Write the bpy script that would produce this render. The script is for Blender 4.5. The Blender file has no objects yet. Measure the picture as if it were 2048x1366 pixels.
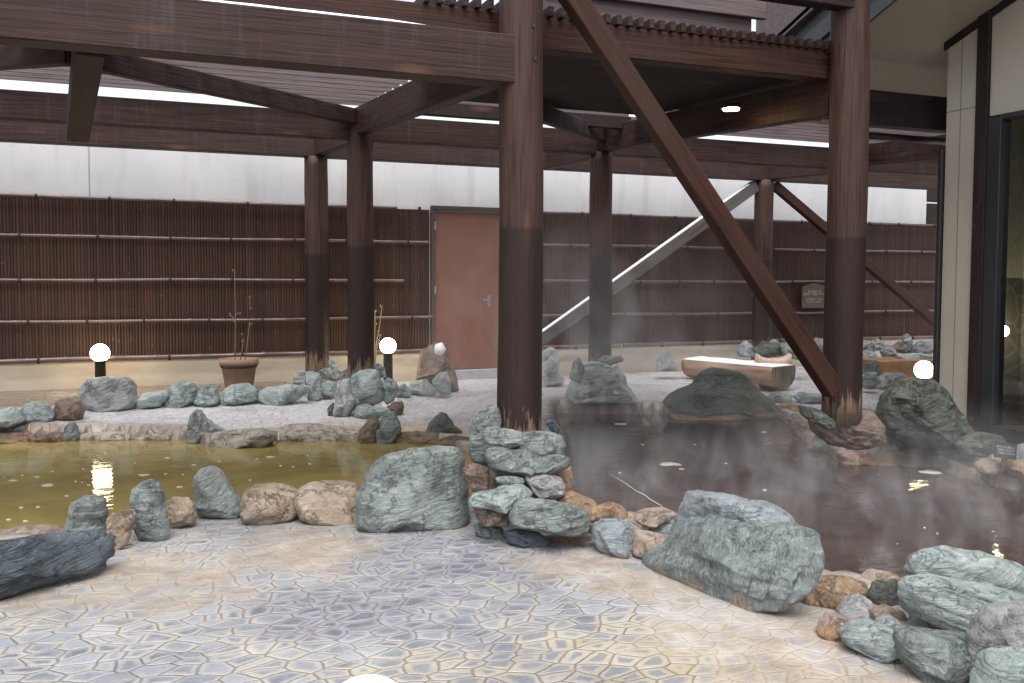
import bpy, bmesh, math, random
import numpy as np
from mathutils import Vector, Matrix, noise
from math import radians, sin, cos, pi
random.seed(7)
S = bpy.context.scene
COL = S.collection

# ------------------------------------------------------------------ camera
F = 1850.0; TH = math.atan(F/4586.0); HC = 1.40; PPY = 652.0
PITCH = math.atan((PPY-558.0)/F); ROLL = 0.0035
fwd = Vector((sin(TH)*cos(PITCH), cos(TH)*cos(PITCH), -sin(PITCH)))
right = Vector((cos(TH), -sin(TH), 0)); up = right.cross(fwd)
R0 = right*cos(ROLL)+up*sin(ROLL); U0 = up*cos(ROLL)-right*sin(ROLL)
CM = Matrix((R0, U0, -fwd)).transposed()
cam = bpy.data.objects.new('camera', bpy.data.cameras.new('camera'))
COL.objects.link(cam); S.camera = cam
cam.matrix_world = Matrix.Translation((0, 0, HC)) @ CM.to_4x4()
cam.data.sensor_width = 36; cam.data.lens = 36*F/2048
cam.data.shift_y = -(683-PPY)/2048
cam.data.clip_start = 0.05; cam.data.clip_end = 500
S.render.resolution_x = 1024; S.render.resolution_y = 683

# ------------------------------------------------------------------ light
W = bpy.data.worlds.new('World'); S.world = W; W.use_nodes = True
nt = W.node_tree; nt.nodes.clear()
sky = nt.nodes.new('ShaderNodeTexSky'); sky.sky_type = 'NISHITA'; sky.sun_disc = False
sky.sun_elevation = radians(66); sky.sun_rotation = radians(200); sky.air_density = 1.0; sky.dust_density = 3.0
hs = nt.nodes.new('ShaderNodeHueSaturation'); hs.inputs['Saturation'].default_value = 0.35
bg = nt.nodes.new('ShaderNodeBackground'); bg.inputs['Strength'].default_value = 0.125
wo = nt.nodes.new('ShaderNodeOutputWorld')
nt.links.new(sky.outputs[0], hs.inputs['Color']); nt.links.new(hs.outputs[0], bg.inputs['Color']); nt.links.new(bg.outputs[0], wo.inputs['Surface'])
sl = bpy.data.lights.new('sun', 'SUN'); sl.energy = 1.35; sl.angle = radians(50); sl.color = (1, .97, .93)
so = bpy.data.objects.new('sun', sl); COL.objects.link(so)
el, az = radians(66), radians(200)
sd = Vector((sin(az)*cos(el), cos(az)*cos(el), sin(el)))
so.rotation_euler = sd.to_track_quat('Z', 'Y').to_euler()
S.view_settings.view_transform = 'Standard'; S.view_settings.look = 'None'
S.view_settings.exposure = 1.22; S.view_settings.gamma = 1; S.view_settings.use_curve_mapping = False
S.cycles.use_denoising = True
S.cycles.max_bounces = 7; S.cycles.diffuse_bounces = 4; S.cycles.glossy_bounces = 3
S.cycles.transmission_bounces = 4; S.cycles.volume_bounces = 1; S.cycles.transparent_max_bounces = 8
S.cycles.volume_step_rate = 2.0; S.cycles.volume_max_steps = 96
S.cycles.sample_clamp_indirect = 8; S.cycles.caustics_reflective = False; S.cycles.caustics_refractive = False

# ------------------------------------------------------------------ projection helpers (photograph pixel -> metric place)
O = Vector((0, 0, HC)); WD = Vector((sin(TH), cos(TH), 0)); RD = Vector((cos(TH), -sin(TH), 0))
def ray(x, y): return CM @ Vector(((x-1024)/F, -(y-PPY)/F, -1))
def atd(x, y, d):
    r = ray(x, y); return O + r*(d/r.dot(WD))
def onY(x, y, Y):
    r = ray(x, y); return O + r*(Y/r.y)
def onX(x, y, X):
    r = ray(x, y); return O + r*(X/r.x)
def onz(x, y, z):
    r = ray(x, y); return O + r*((z-HC)/r.z)
def sst(t):
    t = max(0., min(1., t)); return t*t*(3-2*t)
def gz(x, y): return .13*sst((y-7.0)/3.5)
def ong(x, y):
    h = 0
    for _ in range(6):
        p = onz(x, y, h); h = gz(p.x, p.y)
    return p

# ------------------------------------------------------------------ objects helpers
def tag(o, label=None, cat=None, group=None, kind=None):
    if label: o['label'] = label
    if cat: o['category'] = cat
    if group: o['group'] = group
    if kind: o['kind'] = kind
    return o
def mk(name, bm_or_me, mat, parent=None, smooth=False, loc=None):
    if isinstance(bm_or_me, bmesh.types.BMesh):
        me = bpy.data.meshes.new(name); bm_or_me.to_mesh(me); bm_or_me.free()
    else: me = bm_or_me
    me.name = name
    if mat: me.materials.append(mat)
    if smooth:
        me.polygons.foreach_set('use_smooth', [True]*len(me.polygons))
    o = bpy.data.objects.new(name, me); COL.objects.link(o)
    if loc is not None: o.location = loc
    if parent is not None: o.parent = parent
    return o
def empty(name, loc=(0, 0, 0)):
    o = bpy.data.objects.new(name, None); COL.objects.link(o); o.location = loc; o.empty_display_size = .1
    return o
def box(bm, x0, x1, y0, y1, z0, z1, bev=0):
    m = Matrix.Translation(((x0+x1)/2, (y0+y1)/2, (z0+z1)/2)) @ Matrix.Diagonal((x1-x0, y1-y0, z1-z0, 1))
    r = bmesh.ops.create_cube(bm, size=1, matrix=m)
    if bev:
        es = list({e for v in r['verts'] for e in v.link_edges})
        bmesh.ops.bevel(bm, geom=es, offset=bev, segments=1, affect='EDGES')
def tube(bm, pts, rad, seg=8, caps=True):
    rings = []
    n = len(pts)
    for i, p in enumerate(pts):
        p = Vector(p)
        t = (Vector(pts[min(i+1, n-1)])-Vector(pts[max(i-1, 0)])).normalized()
        a = t.cross(Vector((0, 0, 1)))
        if a.length < .05: a = t.cross(Vector((1, 0, 0)))
        a.normalize(); b = t.cross(a)
        r = rad[i] if isinstance(rad, (list, tuple)) else rad
        rings.append([bm.verts.new(p + (a*cos(2*pi*k/seg)+b*sin(2*pi*k/seg))*r) for k in range(seg)])
    for i in range(n-1):
        for k in range(seg):
            bm.faces.new((rings[i][k], rings[i][(k+1) % seg], rings[i+1][(k+1) % seg], rings[i+1][k]))
    if caps:
        bm.faces.new(rings[0][::-1]); bm.faces.new(rings[-1])
def lathe(bm, prof, seg=24, c=(0, 0, 0)):
    rings = []
    for r, z in prof:
        rings.append([bm.verts.new((c[0]+r*cos(2*pi*k/seg), c[1]+r*sin(2*pi*k/seg), c[2]+z)) for k in range(seg)])
    for i in range(len(prof)-1):
        for k in range(seg):
            bm.faces.new((rings[i][k], rings[i][(k+1) % seg], rings[i+1][(k+1) % seg], rings[i+1][k]))
    bm.faces.new(rings[0][::-1]); bm.faces.new(rings[-1])

# ------------------------------------------------------------------ material helpers
class NT:
    def __init__(s, name):
        s.m = bpy.data.materials.new(name); s.m.use_nodes = True
        s.t = s.m.node_tree; s.t.nodes.clear()
        s.out = s.n('ShaderNodeOutputMaterial')
    def n(s, t, **k):
        nd = s.t.nodes.new(t)
        for a, v in k.items(): setattr(nd, a, v)
        return nd
    def l(s, a, b): s.t.links.new(a, b)
    def inp(s, sock, v):
        if hasattr(v, 'is_output') or isinstance(v, bpy.types.NodeSocket): s.l(v, sock)
        else: sock.default_value = v
    def coord(s, kind='Object', scale=(1, 1, 1), rot=(0, 0, 0)):
        if kind == 'World': src = s.n('ShaderNodeNewGeometry').outputs['Position']
        else: src = s.n('ShaderNodeTexCoord').outputs[kind]
        mp = s.n('ShaderNodeMapping'); s.l(src, mp.inputs[0]); mp.inputs['Scale'].default_value = scale; mp.inputs['Rotation'].default_value = rot
        return mp.outputs[0]
    def noise(s, v, sc=5, det=4, rough=.6, dist=0, out=0):
        t = s.n('ShaderNodeTexNoise'); s.l(v, t.inputs['Vector']); t.inputs['Scale'].default_value = sc
        t.inputs['Detail'].default_value = det; t.inputs['Roughness'].default_value = rough; t.inputs['Distortion'].default_value = dist
        return t.outputs[out]
    def ramp(s, v, stops):
        r = s.n('ShaderNodeValToRGB'); s.l(v, r.inputs[0]); e = r.color_ramp.elements
        while len(e) < len(stops): e.new(.5)
        for i, (p, c) in enumerate(stops):
            e[i].position = p; e[i].color = (c, c, c, 1) if isinstance(c, (int, float)) else (*c, 1)
        return r.outputs[0]
    def mix(s, f, a, b, typ='MIX'):
        m = s.n('ShaderNodeMix', data_type='RGBA', blend_type=typ)
        s.inp(m.inputs[0], f)
        for i, v in ((6, a), (7, b)):
            if isinstance(v, tuple): m.inputs[i].default_value = (*v, 1)
            else: s.l(v, m.inputs[i])
        return m.outputs[2]
    def math(s, op, a, b=0., clamp=False):
        m = s.n('ShaderNodeMath', operation=op, use_clamp=clamp); s.inp(m.inputs[0], a); s.inp(m.inputs[1], b); return m.outputs[0]
    def mr(s, v, a, b, c=0., d=1.):
        m = s.n('ShaderNodeMapRange'); s.l(v, m.inputs[0])
        for i, q in enumerate((a, b, c, d)): s.inp(m.inputs[i+1], q)
        return m.outputs[0]
    def attr(s, name): return s.n('ShaderNodeAttribute', attribute_name=name).outputs['Fac']
    def bump(s, h, st=.3, d=.02, nrm=None):
        b = s.n('ShaderNodeBump'); s.l(h, b.inputs['Height']); s.inp(b.inputs['Strength'], st); b.inputs['Distance'].default_value = d
        if nrm is not None: s.l(nrm, b.inputs['Normal'])
        return b.outputs[0]
    def fin(s, col, rough=.6, nrm=None, spec=.5, metal=0., **k):
        p = s.n('ShaderNodeBsdfPrincipled')
        if isinstance(col, tuple): p.inputs['Base Color'].default_value = (*col, 1)
        else: s.l(col, p.inputs['Base Color'])
        s.inp(p.inputs['Roughness'], rough); p.inputs['Specular IOR Level'].default_value = spec; p.inputs['Metallic'].default_value = metal
        if nrm is not None: s.l(nrm, p.inputs['Normal'])
        for a, v in k.items(): s.inp(p.inputs[a.replace('_', ' ')], v)
        s.l(p.outputs[0], s.out.inputs['Surface']); return s.m
def simple(name, col, rough=.6, spec=.5, metal=0, nsc=20, var=.15, bs=.1):
    t = NT(name); v = t.coord('Object'); n = t.noise(v, nsc, 4)
    c = t.mix(t.mr(n, .3, .7), tuple(q*(1-var) for q in col), tuple(min(1, q*(1+var)) for q in col))
    return t.fin(c, rough, t.bump(n, bs, .005), spec, metal)

def wood(name, a, b, c, rough=.6, post=False, streak=.5):
    t = NT(name); v = t.coord('Object', (.9, 14, 14)); g = t.noise(v, 2.2, 6, .62, .4)
    big = t.noise(t.coord('World'), 1.3, 3); fg = t.noise(t.coord('Object', (1.3, 55, 55)), 1.6, 4, .6)
    col = t.ramp(g, [(.28, a), (.5, b), (.74, c)])
    col = t.mix(t.mr(fg, .42, .62, 0, .5), col, c); col = t.mix(t.mr(fg, .45, .34, 0, .75), col, tuple(q*.45 for q in a))
    col = t.mix(t.mr(big, .35, .7, 0, .6), col, tuple(q*1.25+.012 for q in b))
    # pale drip streaks run down the faces
    dr = t.noise(t.coord('World', (7, 7, .5)), 2.6, 5, .7)
    col = t.mix(t.math('MULTIPLY', t.mr(dr, .54, .74), streak), col, (.115, .10, .10))
    kn = t.n('ShaderNodeTexVoronoi'); t.l(t.coord('Object', (1.1, 5, 5)), kn.inputs['Vector']); kn.inputs['Scale'].default_value = 1.0
    col = t.mix(t.mr(kn.outputs['Distance'], .05, .16, .75, 0.), col, (.11, .05, .03))
    r = rough
    h = t.math('ADD', g, fg)
    if post:
        sep = t.n('ShaderNodeSeparateXYZ'); t.l(t.n('ShaderNodeNewGeometry').outputs['Position'], sep.inputs[0]); z = sep.outputs[2]
        oi = t.n('ShaderNodeObjectInfo'); lim = t.math('ADD', t.math('MULTIPLY', oi.outputs['Random'], .06), 1.68)
        d = t.math('SUBTRACT', lim, z); low = t.mr(d, 0, .03, 0, 1)
        col = t.mix(low, col, t.mix(.72, col, (.016, .010, .0095)))
        # worn splintered foot
        wn = t.noise(t.coord('Object', (3, 26, 26)), 1.6, 5, .7)
        wz = t.mr(z, .42, .74, .5, -.25)
        wm = t.mr(t.math('ADD', t.math('SUBTRACT', wn, .55), t.math('MULTIPLY', wz, .5)), 0.02, .1, 0, 1)
        col = t.mix(t.math('MULTIPLY', wm, .62), col, t.mix(t.mr(g, .35, .65), (.12, .07, .05), (.34, .24, .17)))
    return t.fin(col, r, t.bump(h, .35, .01), .22)
M_WOOD = wood('stained_timber', (0.0118, 0.0056, 0.0045), (0.0295, 0.0148, 0.0119), (0.0606, 0.0323, 0.0261), streak=.28)
M_WOODR = wood('red_stained_timber', (0.0130, 0.0048, 0.0028), (0.0303, 0.0111, 0.0064), (0.0614, 0.0239, 0.0145), streak=.08)
M_WOODD = wood('dark_timber', (0.0090, 0.0060, 0.0060), (0.0165, 0.0101, 0.0090), (0.0300, 0.0188, 0.0165), streak=.2)
M_POST = wood('post_timber', (0.0167, 0.0080, 0.0065), (0.0395, 0.0195, 0.0153), (0.0760, 0.0404, 0.0318), .55, True, .2)
M_SLAT = wood('slat_timber', (0.0720, 0.0518, 0.0507), (0.1224, 0.0925, 0.0936), (0.1800, 0.1406, 0.1443), streak=.3)
M_DECK = wood('roof_board', (.010, .006, .005), (.021, .0125, .0105), (.036, .022, .018), .8, streak=.0)

def rockmat(name, dk, md, lt, vein, veinamt=.35, strat=1., dep=(.24, .15, .09), depz=.1, rough=.5, sc=1.0, vert=False):
    t = NT(name); oi = t.n('ShaderNodeObjectInfo').outputs['Random']
    v0 = t.n('ShaderNodeTexCoord').outputs['Object']
    mp = t.n('ShaderNodeMapping'); t.l(v0, mp.inputs[0])
    cr = t.n('ShaderNodeCombineXYZ')
    t.l(t.mr(oi, 0, 1, -.5, .5), cr.inputs[0]); t.l(t.mr(oi, 0, 1, .6, -.4), cr.inputs[1]); t.l(t.math('MULTIPLY', oi, 6.), cr.inputs[2])
    t.l(cr.outputs[0], mp.inputs['Rotation'])
    loc = t.n('ShaderNodeCombineXYZ'); t.l(t.math('MULTIPLY', oi, 37.), loc.inputs[0]); t.l(loc.outputs[0], mp.inputs['Location'])
    v = mp.outputs[0]
    st = t.n('ShaderNodeMapping'); t.l(v, st.inputs[0]); st.inputs['Scale'].default_value = (1.2, 1.2, 1+6*strat)
    if vert: t.l(v0, st.inputs[0]); st.inputs['Scale'].default_value = (3.2, 3.2, .75)
    big = t.noise(v, 3.2*sc, 3, .6, .3); mid = t.noise(st.outputs[0], 9*sc, 9, .66, .35); fine = t.noise(v, 85*sc, 6, .85)
    col = t.ramp(mid, [(.38, dk), (.48, md), (.56, md), (.64, lt)])
    col = t.mix(t.mr(big, .42, .6, 0, .8), col, t.mix(.6, col, lt)); col = t.mix(t.mr(t.noise(v, 5.5*sc, 6, .7), .52, .66, 0, .6), col, tuple(q*.75 for q in dk)); col = t.mix(t.math('MULTIPLY', oi, .3), col, t.mix(.5, col, (md[0]*.9, md[1], md[2]*1.3)))
    vn = t.n('ShaderNodeTexNoise'); t.l(st.outputs[0], vn.inputs['Vector']); vn.inputs['Scale'].default_value = 7*sc; vn.inputs['Detail'].default_value = 9
    vv = t.math('ABSOLUTE', t.math('SUBTRACT', vn.outputs[0], .5))
    col = t.mix(t.math('MULTIPLY', t.mr(vv, .0, .016, 1, 0), veinamt), col, vein)
    ck = t.n('ShaderNodeTexNoise'); t.l(v, ck.inputs['Vector']); ck.inputs['Scale'].default_value = 4.5*sc; ck.inputs['Detail'].default_value = 8; ck.inputs['Roughness'].default_value = .7
    cc = t.math('ABSOLUTE', t.math('SUBTRACT', ck.outputs[0], .47))
    crack = t.mr(cc, 0, .012, 1, 0)
    col = t.mix(t.math('MULTIPLY', crack, .35), col, tuple(q*.3 for q in dk))
    col = t.mix(.3, col, t.mix(t.mr(fine, .36, .64), tuple(q*.45 for q in md), tuple(min(1, q*1.9) for q in md)))
    if dep:
        sep = t.n('ShaderNodeSeparateXYZ'); t.l(t.n('ShaderNodeNewGeometry').outputs['Position'], sep.inputs[0])
        w = t.math('ADD', t.math('SUBTRACT', depz, sep.outputs[2]), t.math('MULTIPLY', t.math('SUBTRACT', t.noise(t.coord('World'), 9, 4), .5), .3))
        col = t.mix(t.mr(w, 0, .06, 0, .85), col, t.mix(t.mr(mid, .35, .65), dep, tuple(q*1.6 for q in dep)))
    h = t.math('ADD', t.math('MULTIPLY', mid, 1.), t.math('MULTIPLY', fine, .3)); h = t.math('SUBTRACT', h, t.math('MULTIPLY', crack, .35))
    return t.fin(col, t.mr(big, .3, .7, rough-.12, rough+.15), t.bump(h, .95, .045), .5)
RM = {
 'green': rockmat('green_schist', (0.0500, 0.0617, 0.0566), (0.2030, 0.2375, 0.2208), (0.4480, 0.4921, 0.4637), (0.5460, 0.5187, 0.4867), .35, 1., depz=-.02),
 'teal':  rockmat('teal_schist', (0.0900, 0.1117, 0.1090), (0.3170, 0.3744, 0.3580), (0.5850, 0.6456, 0.6205), (0.6000, 0.5959, 0.5790), .4, 1.3, depz=-.02),
 'grey':  rockmat('grey_boulder_stone', (0.080, 0.084, 0.084), (0.260, 0.267, 0.267), (0.462, 0.476, 0.476), (0.600, 0.600, 0.576), .3, .4, depz=-.02),
 'blue':  rockmat('blue_grey_boulder_stone', (0.068, 0.084, 0.088), (0.257, 0.297, 0.311), (0.459, 0.499, 0.520), (0.598, 0.624, 0.611), .3, .6, dep=(.36, .2, .1), depz=.02),
 'streak': rockmat('green_streaked_stone', (0.0570, 0.0748, 0.0736), (0.2090, 0.2464, 0.2438), (0.4180, 0.4840, 0.4600), (.68, .7, .68), .5, .5, dep=(.3, .19, .11), depz=.03, vert=True),
 'slate': rockmat('dark_slate', (0.0184, 0.0253, 0.0310), (0.0633, 0.0828, 0.0989), (0.2587, 0.3105, 0.3622), (0.420, 0.456, 0.480), .3, 1.5, dep=None, rough=.32),
 'dark':  rockmat('dark_rock', (0.020, 0.024, 0.021), (0.083, 0.097, 0.079), (0.221, 0.247, 0.208), (0.360, 0.336, 0.264), .3, .8, depz=0.03),
 'tan':   rockmat('tan_deposit_stone', (0.108, 0.077, 0.054), (0.338, 0.257, 0.189), (0.600, 0.506, 0.419), (0.120, 0.075, 0.050), .5, .2, depz=.0, dep=(.2, .12, .07)),
 'ledge': rockmat('ledge_stone', (.26, .21, .165), (.44, .38, .315), (.62, .57, .5), (.2, .14, .09), .4, .2, depz=.0, dep=(.085, .05, .03)),
 'mist': rockmat('pale_green_grey_stone', (.22, .25, .235), (.42, .46, .44), (.6, .63, .61), (.7, .7, .68), .4, .6, depz=-.02),
 'pale':  rockmat('pale_stone', (.2, .2, .2), (.36, .36, .355), (.55, .55, .56), (.3, .25, .2), .3, .6, depz=.0),
 'orange': rockmat('orange_deposit_stone', (0.117, 0.068, 0.036), (0.338, 0.219, 0.131), (0.576, 0.456, 0.336), (0.100, 0.055, 0.030), .4, .2, dep=None),
 'brown': rockmat('brown_rock', (0.060, 0.040, 0.030), (0.180, 0.126, 0.096), (0.364, 0.280, 0.224), (0.360, 0.300, 0.240), .3, .5, depz=.05),
 'pink':  rockmat('porous_pink_stone', (0.180, 0.135, 0.113), (0.374, 0.297, 0.259), (0.576, 0.492, 0.444), (0.180, 0.120, 0.100), .4, .2, depz=.06, dep=(.34, .19, .1)),
 'spot':  rockmat('white_spotted_stone', (.08, .09, .085), (.22, .25, .24), (.62, .62, .62), (.75, .75, .75), .6, .3, depz=-.1),
}
M_SNOW = simple('snow', (.86, .88, .92), .7, .3, 0, 30, .04, .3)

# ------------------------------------------------------------------ rocks
def rock(label, typ, pts, sub=3, thick=.8, zc=None, base=None, amp=.04, seed=None, planes=12, pw=.55, group=None, stra=0., name='rock', sk=0.):
    xs = [p[0] for p in pts]; ys = [p[1] for p in pts]
    xc, yb = (min(xs)+max(xs))/2, max(ys)
    wpx = max(xs)-min(xs); hpx = yb-min(ys)
    if zc is None:
        g = ong(xc, yb) if base is None else onz(xc, yb, base)
        zf = (g-O).dot(WD); D = thick*min(wpx, hpx*1.6)*zf/F*1.05; zc = zf+.33*D
    else: D = thick*min(wpx, hpx*1.6)*zc/F
    seed = seed if seed is not None else int(xc*7+yb*13)
    rnd = random.Random(seed)
    P = [atd(x, y, zc+sk*(x-xc)/wpx) for x, y in pts]
    cu = [(p-O).dot(RD) for p in P]; cv = [p.z for p in P]
    u0 = (min(cu)+max(cu))/2; v0 = (min(cv)+max(cv))/2
    poly = [(a-u0, b-v0) for a, b in zip(cu, cv)]; n = len(poly)
    K = 180; rho = []
    for k in range(K):
        a = 2*pi*k/K; dx, dy = cos(a), sin(a); best = 0
        for i in range(n):
            ax, ay = poly[i]; bx, by = poly[(i+1) % n]
            ex, ey = bx-ax, by-ay; det = ex*dy-ey*dx
            if abs(det) < 1e-12: continue
            s_ = (ax*dy-ay*dx)/(-det); t_ = (ex*ay-ey*ax)/(-det)*-1
            t_ = (ax+s_*ex)*dx+(ay+s_*ey)*dy
            if 0 <= s_ <= 1 and t_ > best: best = t_
        rho.append(best if best > 0 else .5*min(max(cu)-u0, max(cv)-v0))
    sm = [(rho[(k-1) % K]+2*rho[k]+rho[(k+1) % K])/4 for k in range(K)]
    W_ = (max(cu)-min(cu))/2; H_ = (max(cv)-min(cv))/2; R_ = min(W_, H_)
    bm = bmesh.new(); bmesh.ops.create_icosphere(bm, subdivisions=sub+1, radius=1)
    pl = []
    for _ in range(planes):
        a = rnd.uniform(0, 2*pi); f = rnd.uniform(.15, .95)
        nn = Vector((cos(a)*math.sqrt(1-f*f), -f, sin(a)*math.sqrt(1-f*f))).normalized(); pl.append((nn, rnd.uniform(.5, .8)))
    off = Vector((rnd.uniform(-50, 50), rnd.uniform(-50, 50), rnd.uniform(-50, 50)))
    fr = 1.1/max(R_, .01)
    tilt = rnd.uniform(-.35, .35)
    for v in bm.verts:
        q = v.co.normalized().copy()
        rr = math.hypot(q.x, q.z); t = math.atan2(q.z, q.x) % (2*pi)
        k = t/(2*pi)*K; k0 = int(k) % K; k1 = (k0+1) % K; fk = k-int(k); rr_ = sm[k0]*(1-fk)+sm[k1]*fk
        s_ = rr**pw
        dpt = math.copysign(abs(q.y)**.75, q.y)
        nrm = Vector((cos(t)*s_, dpt, sin(t)*s_))       # normalised box-ish space
        for nn, dd in pl:
            e = nrm.dot(nn)-dd
            if e > 0: nrm -= nn*e*(.93 if rr < .85 else .93-.5*(rr-.85)/.15)
        m2 = math.hypot(nrm.x, nrm.z)
        p = Vector((cos(t)*rr_*m2, nrm.y*D/2, sin(t)*rr_*m2))
        if m2 > 1e-6:
            p.x = nrm.x*rr_; p.z = nrm.z*rr_
        nz = noise.fractal((p*fr*1.0)+off, 1.0, 2.0, 4)*amp + noise.fractal(p*fr*3.2+off, .9, 2.1, 3)*amp*.6 + noise.fractal(p*fr*9+off, .8, 2.2, 3)*amp*.22
        if stra:
            hh = p.z*cos(tilt)+p.x*sin(tilt)
            nz += stra*(noise.noise(Vector((hh*38+off.x, p.x*2.5, p.y*2.5)))+.5*noise.noise(Vector((hh*95+off.x, p.x*5, p.y*5))))
        d = q.copy(); d.y *= 1.2; d.normalize()
        side = abs(q.y)**.5*.8+.2
        v.co = p + d*nz*R_*2*side
        if q.z < 0: v.co.y -= .2*D*(-q.z)
    gx = [v.co.x for v in bm.verts]; gzz = [v.co.z for v in bm.verts]
    U0_, U1_, V0_, V1_ = min(gx), max(gx), min(gzz), max(gzz)
    for v in bm.verts:
        v.co.x = -W_+(v.co.x-U0_)/(U1_-U0_)*2*W_; v.co.z = -H_+(v.co.z-V0_)/(V1_-V0_)*2*H_; v.co.y += sk*v.co.x/(2*W_)
    C0 = O + WD*zc + RD*u0; zb = min(v.co.z for v in bm.verts)
    org = Vector((C0.x, C0.y, v0+zb))
    for v in bm.verts:
        c = v.co.copy(); v.co = RD*c.x + WD*c.y + Vector((0, 0, c.z-zb))
    o = mk(name, bm, RM[typ], None, True, org)
    tag(o, label, 'rock', group); return o

G1 = 'rocks along the near rim of the ochre pool'; G2 = 'rocks stacked round the foot of the main post'
G3 = 'rocks along the near rim of the dark pool'; G4 = 'stones on the far rim of the ochre pool'
G5 = 'rocks edging the planting bed by the wall'; G6 = 'rocks heaped round the two rear left posts'
G7 = 'rocks stacked in the front right corner'; G8 = 'rocks on the far shore of the dark pool'
G9 = 'small rocks round the far right basin'
# near rim of the left pool
rock('long dark slate boulder lying at the left edge of the paving', 'slate', [(-120,1150),(-90,1100),(0,1091),(51,1086),(113,1084),(164,1081),(195,1083),(212,1091),(219,1105),(208,1126),(191,1146),(154,1160),(103,1173),(51,1184),(0,1196),(-70,1200)], 5, .8, amp=.05, group=G1, stra=.07, sk=.5)
rock('flat pale tan slab behind the long dark slate boulder', 'tan', [(-80,1075),(0,1064),(30,1057),(80,1055),(120,1064),(135,1080),(120,1098),(0,1104),(-80,1104)], 4, 1.3, group=G1, zc=5.0)
rock('upright green rock with ridged face, leftmost of the standing rocks by the ochre pool', 'green', [(118,1062),(128,1045),(137,1026),(147,1006),(164,994),(186,990),(203,999),(209,1023),(208,1047),(214,1064),(214,1092),(178,1095),(147,1092),(125,1082)], 4, .75, group=G1, stra=.05)
rock('brown block wedged between the two left standing green rocks', 'tan', [(210,1037),(236,1023),(260,1020),(267,1033),(262,1054),(256,1085),(236,1102),(219,1098),(212,1078)], 4, .9, group=G1)
rock('tall slim green rock standing second from left by the ochre pool', 'green', [(255,992),(260,975),(280,965),(301,960),(316,967),(323,985),(325,1013),(335,1047),(338,1074),(333,1083),(308,1086),(280,1080),(272,1061),(267,1030),(260,1009)], 4, .7, group=G1, stra=.02)
rock('low brown block right of the tall slim green rock', 'tan', [(326,1003),(345,994),(373,997),(386,1009),(391,1030),(390,1047),(362,1056),(342,1059),(335,1050),(328,1030)], 4, .9, group=G1)
rock('dark pointed rock leaning right with a dry twig across it', 'green', [(384,968),(390,951),(400,938),(417,932),(434,939),(448,958),(461,979),(478,999),(487,1020),(478,1032),(444,1038),(410,1041),(395,1035),(389,1003)], 4, .7, group=G1, stra=.02)
rock('rounded sandy boulder right of the dark pointed rock', 'tan', [(485,1000),(490,982),(506,973),(540,971),(574,978),(595,989),(607,1013),(603,1033),(581,1045),(530,1049),(499,1042),(486,1022)], 4, .9, group=G1, pw=.5, planes=4)
rock('long sandy slab rock left of the big green boulder', 'tan', [(592,1005),(598,979),(620,970),(668,967),(716,972),(728,995),(722,1047),(668,1044),(634,1041),(604,1032)], 4, .8, group=G1, pw=.5, planes=4)
rock('big square green boulder between the ochre pool and the paving', 'green', [(717,985),(724,950),(732,926),(753,908),(790,902),(842,898),(893,895),(915,898),(927,919),(929,953),(939,984),(936,1008),(941,1042),(931,1055),(869,1061),(808,1060),(739,1057),(717,1047),(714,1010)], 5, .62, group=G1, amp=.035, planes=6, pw=.5)
# plinth of the main post
rock('brown stone core under the main post, hidden among the green rocks', 'brown', [(955,960),(962,900),(985,868),(1100,866),(1132,900),(1142,950),(1148,1000),(1110,1020),(990,1020),(955,1000)], 4, 1.2, zc=5.45, group=G2)
rock('tall crescent shaped grey green rock left behind the main post foot', 'green', [(938,905),(943,870),(949,845),(960,828),(972,816),(984,811),(998,814),(1003,850),(996,900),(976,928),(955,932),(941,921)], 4, .6, zc=5.35, group=G2, stra=.03)
rock('streaked grey schist slab against the foot of the main post', 'green', [(964,868),(972,857),(994,856),(1025,861),(1045,868),(1052,888),(1022,895),(981,893),(968,882)], 4, .9, zc=5.17, group=G2, stra=.07)
rock('rounded dark green rock right of the main post foot', 'green', [(1033,882),(1045,866),(1072,864),(1103,866),(1122,873),(1133,894),(1128,911),(1103,911),(1072,907),(1040,901)], 4, .9, zc=5.2, group=G2, planes=3)
rock('thin curved blade of dark rock right behind the main post foot', 'slate', [(1090,846),(1098,839),(1112,840),(1122,856),(1131,878),(1130,893),(1118,890),(1106,864)], 3, .9, zc=5.32, group=G2)
rock('long pale green rock lying under the schist slab at the main post', 'green', [(970,912),(973,900),(986,894),(1009,896),(1026,903),(1045,899),(1064,904),(1080,911),(1120,911),(1138,917),(1143,932),(1131,942),(1103,949),(1056,953),(1009,949),(981,940)], 4, .8, zc=5.1, group=G2, planes=4)
rock('rusty brown lump at the right end of the main post rocks', 'orange', [(1095,950),(1118,935),(1140,932),(1146,950),(1143,975),(1122,988),(1100,978)], 3, 1, zc=5.22, group=G2)
rock('small brown block between the big green boulder and the main post rocks', 'brown', [(924,938),(947,928),(965,934),(978,938),(979,957),(977,982),(947,984),(934,968),(924,953)], 3, .9, zc=5.05, group=G2)
rock('white topped flat slab at the right of the main post rocks', 'pale', [(1050,955),(1094,950),(1125,959),(1132,970),(1128,986),(1108,998),(1080,994),(1062,980),(1052,966)], 4, 1.2, zc=5.0, group=G2, pw=.45)
rock('small thin teal stone left of the white topped slab', 'teal', [(990,955),(1020,952),(1046,956),(1050,966),(1009,971),(994,966)], 3, 1, zc=5.0, group=G2)
rock('flat teal slab touching the right side of the big green boulder', 'teal', [(936,1003),(944,990),(985,984),(1006,973),(1043,973),(1066,990),(1060,1001),(1030,1007),(1006,1022),(972,1018),(939,1016)], 4, 1.2, zc=4.85, group=G2, stra=.05, pw=.5)
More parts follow.
